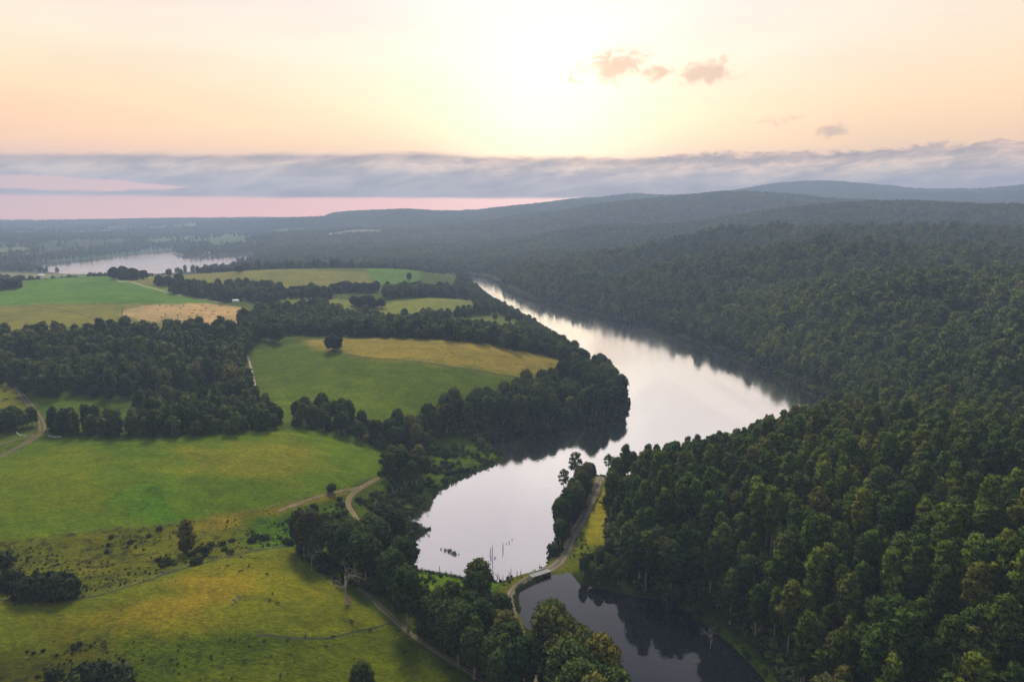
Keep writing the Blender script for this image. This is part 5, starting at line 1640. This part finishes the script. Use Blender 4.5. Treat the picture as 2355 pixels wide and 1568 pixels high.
q = c0 + (c1 - c0) * t + rng.normal(size=(n, 2)) * 1.0
scatter_object('reed_island', reedc, 3, np.column_stack([q, np.full(n, -0.1)]), 0.5 + 0.55 * rng.random(n), rng.random(n) * 6.28, rng.integers(0, 3, n), 'patch of reeds standing alone in the open lake')


# ------------------------------------------------------------------ cattle and sheep
def cow_mesh(name, matl, s=1.0):
    bm = bmesh.new()
    J = [(-0.95, 0, 1.1, .30), (-0.4, 0, 1.12, .40), (0.3, 0, 1.08, .42), (0.85, 0, 1.12, .36), (1.15, 0, 1.12, .2), (1.45, 0, 0.85, .17), (1.7, 0, 0.55, .15), (1.88, 0, 0.38, .09)]
    E = [(i, i + 1) for i in range(7)]
    for (x, y, par) in ((-0.85, .24, 0), (-0.85, -.24, 0), (0.8, .24, 3), (0.8, -.24, 3)):
        b_ = len(J)
        J += [(x, y, 0.85, .17), (x + (0.06 if x < 0 else -0.02), y, 0.45, .085), (x, y, 0.04, .075)]
        E += [(par, b_), (b_, b_ + 1), (b_ + 1, b_ + 2)]
    b_ = len(J)
    J += [(-1.18, 0, 1.05, .06), (-1.22, 0, 0.55, .04)]; E += [(0, b_), (b_, b_ + 1)]
    J += [(1.42, .28, 0.98, .05), (1.42, -.28, 0.98, .05)]; E += [(5, b_ + 2), (5, b_ + 3)]
    me = bpy.data.meshes.new(name)
    me.from_pydata([tuple(np.array(j[:3]) * s) for j in J], E, [])
    o = bpy.data.objects.new('tmp', me); COL.objects.link(o)
    md = o.modifiers.new('skin', 'SKIN')
    for i, j in enumerate(J):
        me.skin_vertices[0].data[i].radius = (j[3] * s, j[3] * s)
    me.skin_vertices[0].data[0].use_root = True
    o.modifiers.new('sub', 'SUBSURF').levels = 1
    dg = bpy.context.evaluated_depsgraph_get()
    r_ = bpy.data.meshes.new_from_object(o.evaluated_get(dg))
    bpy.data.objects.remove(o)
    r_.name = name
    r_.materials.clear(); r_.materials.append(matl)
    for p in r_.polygons: p.use_smooth = True
    return r_


COWM = cow_mesh('cow', M['cow'])
SHEEPM = cow_mesh('sheep', M['sheep'], 0.62)
M['browncow'] = simple('red_brown_cattle_hide', (0.10, 0.05, 0.03), 0.8, 0.2, 2.0)
BROWNM = cow_mesh('brown_cow', M['browncow'])
cows = [(1417, 851, 'black cow grazing at the upper left of the scattered herd'), (1500, 795, 'black cow close to the gully fence'), (1550, 851, 'black cow right of the pair near the gully fence'),
        (1497, 884, 'small black calf below the pair near the gully fence'), (1665, 903, 'black cow standing alone high on the near slope'), (1697, 1023, 'upper black cow of the trio in the middle slope'),
        (1678, 1065, 'left black cow of the trio in the middle slope'), (1732, 1084, 'right black cow of the trio in the middle slope'), (2188, 1193, 'black cow just above the curved ditch'),
        (1903, 1287, 'black cow crossing the curved ditch'), (1793, 1310, 'black cow lying left along the curved ditch'), (2073, 1292, 'black calf below the curved ditch near the track'),
        (2037, 1355, 'black cow in the lower paddock right of centre'), (1747, 1532, 'black cow at the bottom of the lower paddock'), (1522, 1442, 'black cow at the left of the lower paddock'), (1070, 1437, 'black cow beside the bright green hollow')]
for j, (x, y, lb) in enumerate(cows):
    X_, Y_, Z_ = at(*zp(x, y, 0, 1050, 2.55))
    o = obj('cow', COWM, None, (X_, Y_, Z_), lb, 'cow', group='black cattle in the near paddocks'); o.rotation_euler = (0, 0, j * 2.3); o.scale = (0.8, 0.8, 0.8)
for j, (x, y, lb) in enumerate([(518, 1250, 'black cow above the farm track near the ditch end'), (700, 1258, 'left black cow of two on the farm track verge'), (735, 1285, 'right black cow of two on the farm track verge'),
                                (735, 1388, 'black cow in the lower paddock left of the farm track'), (1010, 1492, 'black calf low in the paddock by the track')]):
    X_, Y_, Z_ = at(*zp(x, y, 700, 1050, 2.55))
    o = obj('cow', COWM, None, (X_, Y_, Z_), lb, 'cow', group='black cattle in the near paddocks'); o.rotation_euler = (0, 0, 1 + j * 2.1); o.scale = (0.8, 0.8, 0.8)
for j, (u, v, lb) in enumerate([(14, 921, 'black cow by the left edge above the dark hedge clump'), (11, 902, 'black cow farther up the left edge paddock'), (4, 891, 'small black cow at the very left edge')]):
    X_, Y_, Z_ = at(u, v)
    o = obj('cow', COWM, None, (X_, Y_, Z_), lb, 'cow', group='cattle in the left edge paddock'); o.rotation_euler = (0, 0, 0.4 + j); o.scale = (1.5, 1.5, 1.5)
for j, (x, y) in enumerate([(60, 790), (155, 812), (245, 792), (418, 792), (700, 795), (375, 830), (512, 858), (580, 862), (690, 870), (760, 835), (865, 885), (900, 880), (1100, 898), (855, 918), (640, 968), (560, 905), (375, 908),
                            (145, 925), (335, 940), (90, 965), (150, 962), (335, 975), (512, 960), (625, 935), (815, 958), (935, 958), (105, 985), (95, 1025), (160, 1020), (580, 1025), (1250, 885), (35, 858), (985, 798), (1145, 1012)]):
    u, v = zp(x, y, 380, 620, 6.197)
    X_, Y_, Z_ = at(u, v)
    side = 'left' if x < 400 else ('middle' if x < 800 else 'right')
    o = obj('cow', BROWNM, None, (X_, Y_, Z_), 'brown cow grazing in the %s %s of the tan round field' % ('upper' if y < 900 else 'lower', side), 'cow',
            group='brown cattle in the %s %s of the tan field' % ('upper' if y < 900 else 'lower', side)); o.rotation_euler = (0, 0, j * 1.9); o.scale = (1.4, 1.4, 1.4)
for j, (u, v, lb) in enumerate([(764, 806, 'white sheep beside the solitary round tree'), (864, 786, 'white sheep on the top edge of the tan strip'), (720, 813, 'white sheep left of the solitary round tree'), (315, 702, 'white sheep at the top of the tan field'), (79, 700, 'white sheep on the boundary below the green hill')]):
    X_, Y_, Z_ = at(u, v)
    o = obj('sheep', SHEEPM, None, (X_, Y_, Z_), lb, 'sheep', group='scattered sheep'); o.rotation_euler = (0, 0, j * 1.2); o.scale = (1.8, 1.8, 1.8)


# ------------------------------------------------------------------ box helper and built things
def boxes(name, bl, matl, parent=None, bevel=0.0, **kw):
    """bl: list of (cx,cy,cz, sx,sy,sz)"""
    bm = bmesh.new()
    for (cx, cy_, cz, sx_, sy_, sz_) in bl:
        r_ = bmesh.ops.create_cube(bm, size=1.0)
        for v in r_['verts']:
            v.co.x = v.co.x * sx_ + cx; v.co.y = v.co.y * sy_ + cy_; v.co.z = v.co.z * sz_ + cz
    if bevel:
        bmesh.ops.bevel(bm, geom=list(bm.edges), offset=bevel, segments=1, affect='EDGES')
    me = bpy.data.meshes.new(name); bm.to_mesh(me); bm.free(); me.materials.append(matl)
    return obj(name, me, parent, **kw)


# bridge over the outlet between lake and pond
b0 = np.array(P0(1219, 1324, 1.8)); b1 = np.array(P0(1262, 1310, 1.8))
bl = float(np.linalg.norm(b1 - b0)); ba = math.atan2(b1[1] - b0[1], b1[0] - b0[0])
br = bpy.data.objects.new('road_bridge', None); COL.objects.link(br)
br.location = ((b0[0] + b1[0]) / 2, (b0[1] + b1[1]) / 2, 0); br.rotation_euler = (0, 0, ba)
br['label'] = 'low pale concrete road bridge with steel rails between lake and pond'; br['category'] = 'bridge'
for k in range(6):
    boxes('deck_slab', [(-bl / 2 + (k + 0.5) * bl / 6, 0, 1.75, bl / 6 - 0.04, 4.4, 0.35)], M['concrete'], br, 0.03)
for sx_ in (-1, 1):
    boxes('kerb', [(0, sx_ * 2.3, 1.95, bl, 0.18, 0.5)], M['concrete'], br, 0.03)
    rl = boxes('railing', [(0, sx_ * 2.3, 2.85, bl, 0.12, 0.12), (0, sx_ * 2.3, 2.5, bl, 0.08, 0.08)], M['steel'], br)
    for k in range(8):
        boxes('rail_post', [(-bl / 2 + 0.2 + k * (bl - 0.4) / 7, sx_ * 2.3, 2.5, 0.12, 0.10, 0.75)], M['steel'], rl)
for k in (-1, 0, 1):
    boxes('pier', [(k * (bl / 2 - 0.4), 0, 0.0, 0.5, 4.6, 3.1)], M['concrete'], br, 0.04)

# guard rail beside the climbing road
gl_ = WP([(1384, 1106), (1381, 1133), (1375, 1145), (1367, 1160), (1364, 1180)])
GL = smooth_line(gl_, 2.2)
gr = bpy.data.objects.new('guard_rail', None); COL.objects.link(gr)
gr['label'] = 'dark low guard rail on the outer bend of the gravel road'; gr['category'] = 'guard rail'
gz = ground(GL[:, 0], GL[:, 1])
gr.location = (GL[0, 0], GL[0, 1], gz[0])
rel = np.column_stack([GL - GL[0], gz - gz[0]])
obj('rail', trunk_mesh('rail', [(rel[i] + (0, 0, 0.95), rel[i + 1] + (0, 0, 0.95), 0.22, 0.22) for i in range(len(rel) - 1)], M['stump'], 6), gr)
for i in range(0, len(rel), 1):
    o = boxes('post', [(0, 0, 0.4, 0.2, 0.2, 1.3)], M['stump'], gr); o.location = tuple(rel[i])


# fences
def fence(pts, gap, label, h=1.25, name='wire_fence', group=None, rails=False):
    L_ = smooth_line(WP(pts), gap)
    z = ground(L_[:, 0], L_[:, 1])
    e = bpy.data.objects.new(name, None); COL.objects.link(e)
    e['label'] = label; e['category'] = 'fence'
    e.location = (L_[0, 0], L_[0, 1], z[0])
    rel = np.column_stack([L_ - L_[0], z - z[0]])
    first_ = None
    mt = M['white'] if rails else M['post']
    for i in range(len(rel)):
        if first_ is None:
            first_ = boxes('post', [(0, 0, h / 2 - 0.1, 0.2, 0.2, h + 0.2)], mt, e)
            p_ = first_
        else:
            p_ = bpy.data.objects.new('post', first_.data); COL.objects.link(p_); p_.parent = e
        p_.location = tuple(rel[i])
    for q_ in (0.45, 0.8, 1.1):
        obj('rail' if rails else 'wire', trunk_mesh('wire', [(rel[i] + (0, 0, q_), rel[i + 1] + (0, 0, q_), 0.06 if rails else 0.02, 0.06 if rails else 0.02) for i in range(len(rel) - 1)], mt if rails else M['wire'], 4), e)
    return e


fence([(172, 1376), (250, 1360), (330, 1336), (430, 1303), (520, 1279), (600, 1263), (668, 1255)], 5.5, 'wire fence with dark posts along the near paddock ditch')
fence([(120, 1228), (200, 1222), (330, 1211), (440, 1200), (560, 1180), (700, 1150)], 6.5, 'wire fence along the bottom of the long green paddock')
fence([(860, 1392), (900, 1426), (970, 1482), (1040, 1526), (1100, 1566)], 6.0, 'wire fence on the paddock side of the farm track')
fence([(38, 996), (48, 1003), (62, 1003)], 3.0, 'short white rail fence beside the left track junction', name='rail_fence', rails=True)
fence([(112, 1004), (126, 1007), (140, 1006)], 3.0, 'short white rail fence under the wood edge', name='rail_fence', rails=True)

# log stack by the dirt road
lg = bpy.data.objects.new('log_stack', None); COL.objects.link(lg)
q0 = np.array(hit(1213, 1478)); q1 = np.array(hit(1226, 1545))
lg.location = (q0[0] + 1.5, q0[1], float(ground(q0[0], q0[1])[0]))
lg['label'] = 'cut logs laid crosswise in a dark row beside the orange dirt road'; lg['category'] = 'log stack'
for k in range(13):
    t_ = k / 12
    q = q0 + (q1 - q0) * t_ + np.array((3.2, 0))
    zz = float(ground(q[0], q[1])[0])
    dx_, dy_, dz_ = q[0] - lg.location[0], q[1] - lg.location[1], zz - lg.location[2]
    a_ = rng.normal() * 0.08; l_ = 2.3 + rng.random() * 0.5; r_ = 0.26 + rng.random() * 0.12
    obj('log', trunk_mesh('log', [((dx_ - l_ * cos(a_), dy_ - l_ * sin(a_), dz_ + 0.5), (dx_ + l_ * cos(a_), dy_ + l_ * sin(a_), dz_ + 0.5), r_, r_ * 0.85)], M['log'], 8), lg)

# farm buildings
def house(u, v, L_, W_, h, rot, label, roofh=1.6, name='farmhouse', wins=4):
    x, y, z = at(u, v)
    e = bpy.data.objects.new(name, None); COL.objects.link(e)
    e.location = (x, y, z - 0.3); e.rotation_euler = (0, 0, rot)
    e['label'] = label; e['category'] = 'house' if 'house' in name else 'shed'
    boxes('wall', [(0, 0, h / 2, L_, W_, h)], M['white'], e)
    bm = bmesh.new()
    o_ = 0.6
    a_, b_ = L_ / 2 + o_, W_ / 2 + o_
    vs = [bm.verts.new(p) for p in ((-a_, -b_, h), (a_, -b_, h), (a_, b_, h), (-a_, b_, h), (-a_ + W_ * 0.35, 0, h + roofh), (a_ - W_ * 0.35, 0, h + roofh))]
    for f in ((0, 1, 5, 4), (1, 2, 5), (2, 3, 4, 5), (3, 0, 4), (3, 2, 1, 0)):
        bm.faces.new([vs[i] for i in f])
    me_ = bpy.data.meshes.new('roof'); bm.to_mesh(me_); bm.free(); me_.materials.append(M['white'])
    obj('roof', me_, e)
    for k in range(wins):
        xx = -L_ / 2 + (k + 0.5) * L_ / wins
        w_ = boxes('door' if k == wins // 2 else 'window', [(xx, -W_ / 2 - 0.03, 1.05 if k == wins // 2 else h * 0.55, 1.1, 0.08, 2.1 if k == wins // 2 else 1.1)], M['glass'], e)
    return e


house(541, 694, 13, 8, 2.8, 0.2, 'white hip roofed farmhouse in front of the shelter wood', 2.2)
house(555, 691, 15, 9, 3.0, -0.15, 'larger white farmhouse wing standing behind to the right', 2.4)
house(541, 684, 20, 7, 3.2, 0.05, 'long white farm shed at the back among the trees', 1.4, name='farm_shed', wins=5)
for j, (u, v, L_, lb) in enumerate([(95, 636, 14, 'tiny white house beyond the green hill ridge'), (478, 583, 30, 'far white shed on the shore beyond the lake'), (250, 521, 45, 'distant white building on the farmland plain at left'),
                                    (320, 540, 40, 'distant pale farm building above the far lake'), (610, 553, 40, 'distant pale shed near the far clearing'), (760, 540, 36, 'distant shed at the edge of the pale clearing'), (40, 552, 40, 'distant farm building at the far left')]):
    house(u, v, L_, 12, 5, 0.1 * j, lb, 2.5, name='farm_shed', wins=3)

# farm pond on the olive hill
x, y, z = at(430, 651)
n_ = 28
an = np.linspace(0, 2 * pi, n_, endpoint=False)
rr_ = 1 + 0.12 * np.sin(an * 3)
zz_ = max(ground(x + 15 * np.cos(an), y + 26 * np.sin(an))) + 0.2
Vp = [(x, y, zz_)] + [(x + 15 * rr_[i] * cos(an[i]), y + 26 * rr_[i] * sin(an[i]), zz_) for i in range(n_)]
Fp = [[0, 1 + i, 1 + (i + 1) % n_] for i in range(n_)]
obj('farm_dam_water', mesh_np('farm_dam_water', Vp, Fp, [M['lake']]), kind='structure', label='small farm dam pond on the olive hill')
Vb = [(x + 15.0 * rr_[i] * cos(an[i]), y + 26.0 * rr_[i] * sin(an[i]), zz_ + 0.05) for i in range(n_)] + [(x + 17.5 * rr_[i] * cos(an[i]), y + 29 * rr_[i] * sin(an[i]), zz_ + 0.6) for i in range(n_)] + \
     [(x + 28 * cos(an[i]), y + 46 * sin(an[i]), float(ground(x + 28 * cos(an[i]), y + 46 * sin(an[i]))[0]) - 0.3) for i in range(n_)]
Fb = [[i + k * n_, (i + 1) % n_ + k * n_, (i + 1) % n_ + (k + 1) * n_, i + (k + 1) * n_] for k in range(2) for i in range(n_)]
M['bank'] = simple('grassy_earth_bank', (0.15, 0.14, 0.06), 0.95, 0.2, 0.2)
obj('dam_bank', mesh_np('dam_bank', Vb, Fb, [M['bank']]), kind='structure', label='low earth bank around the small farm dam')

# grey stones heaped in the near paddock
for j in range(9):
    X_, Y_, Z_ = at(545 + rng.normal() * 7, 1381 + rng.normal() * 4)
    v_ = ICO2_V * (0.35 + 0.35 * rng.random()) * (1 + 0.25 * rng.normal(size=(len(ICO2_V), 1)) * 0.5) * np.array((1.2, 0.9, 0.6))
    obj('field_stone', mesh_np('field_stone', v_, ICO2_F, [M['stone']], smooth=False), None, (X_, Y_, Z_ + 0.1), 'grey stone in the small heap in the middle of the near paddock', 'stone', group='stones of the heap in the near paddock')
# ------------------------------------------------------------------ haze
bm = bmesh.new()
bmesh.ops.create_cube(bm, size=1.0)
hz = bpy.data.meshes.new('haze')
for v in bm.verts:
    v.co.x *= 23400; v.co.y *= 23400; v.co.z = -6.0 if v.co.z < 0 else 760.0
bm.to_mesh(hz); bm.free()
hm = bpy.data.materials.new('pale_blue_haze')
hm.use_nodes = True
hm.node_tree.nodes.clear()
ho = hm.node_tree.nodes.new('ShaderNodeOutputMaterial')
hv = hm.node_tree.nodes.new('ShaderNodeVolumePrincipled')
hv.inputs['Color'].default_value = (0.47, 0.62, 0.92, 1)
hv.inputs['Density'].default_value = 1.5e-4
hv.inputs['Anisotropy'].default_value = 0.1
hm.node_tree.links.new(hv.outputs[0], ho.inputs['Volume'])
hz.materials.append(hm)
obj('haze', hz, kind='stuff', label='thin blue morning haze lying over the hills')
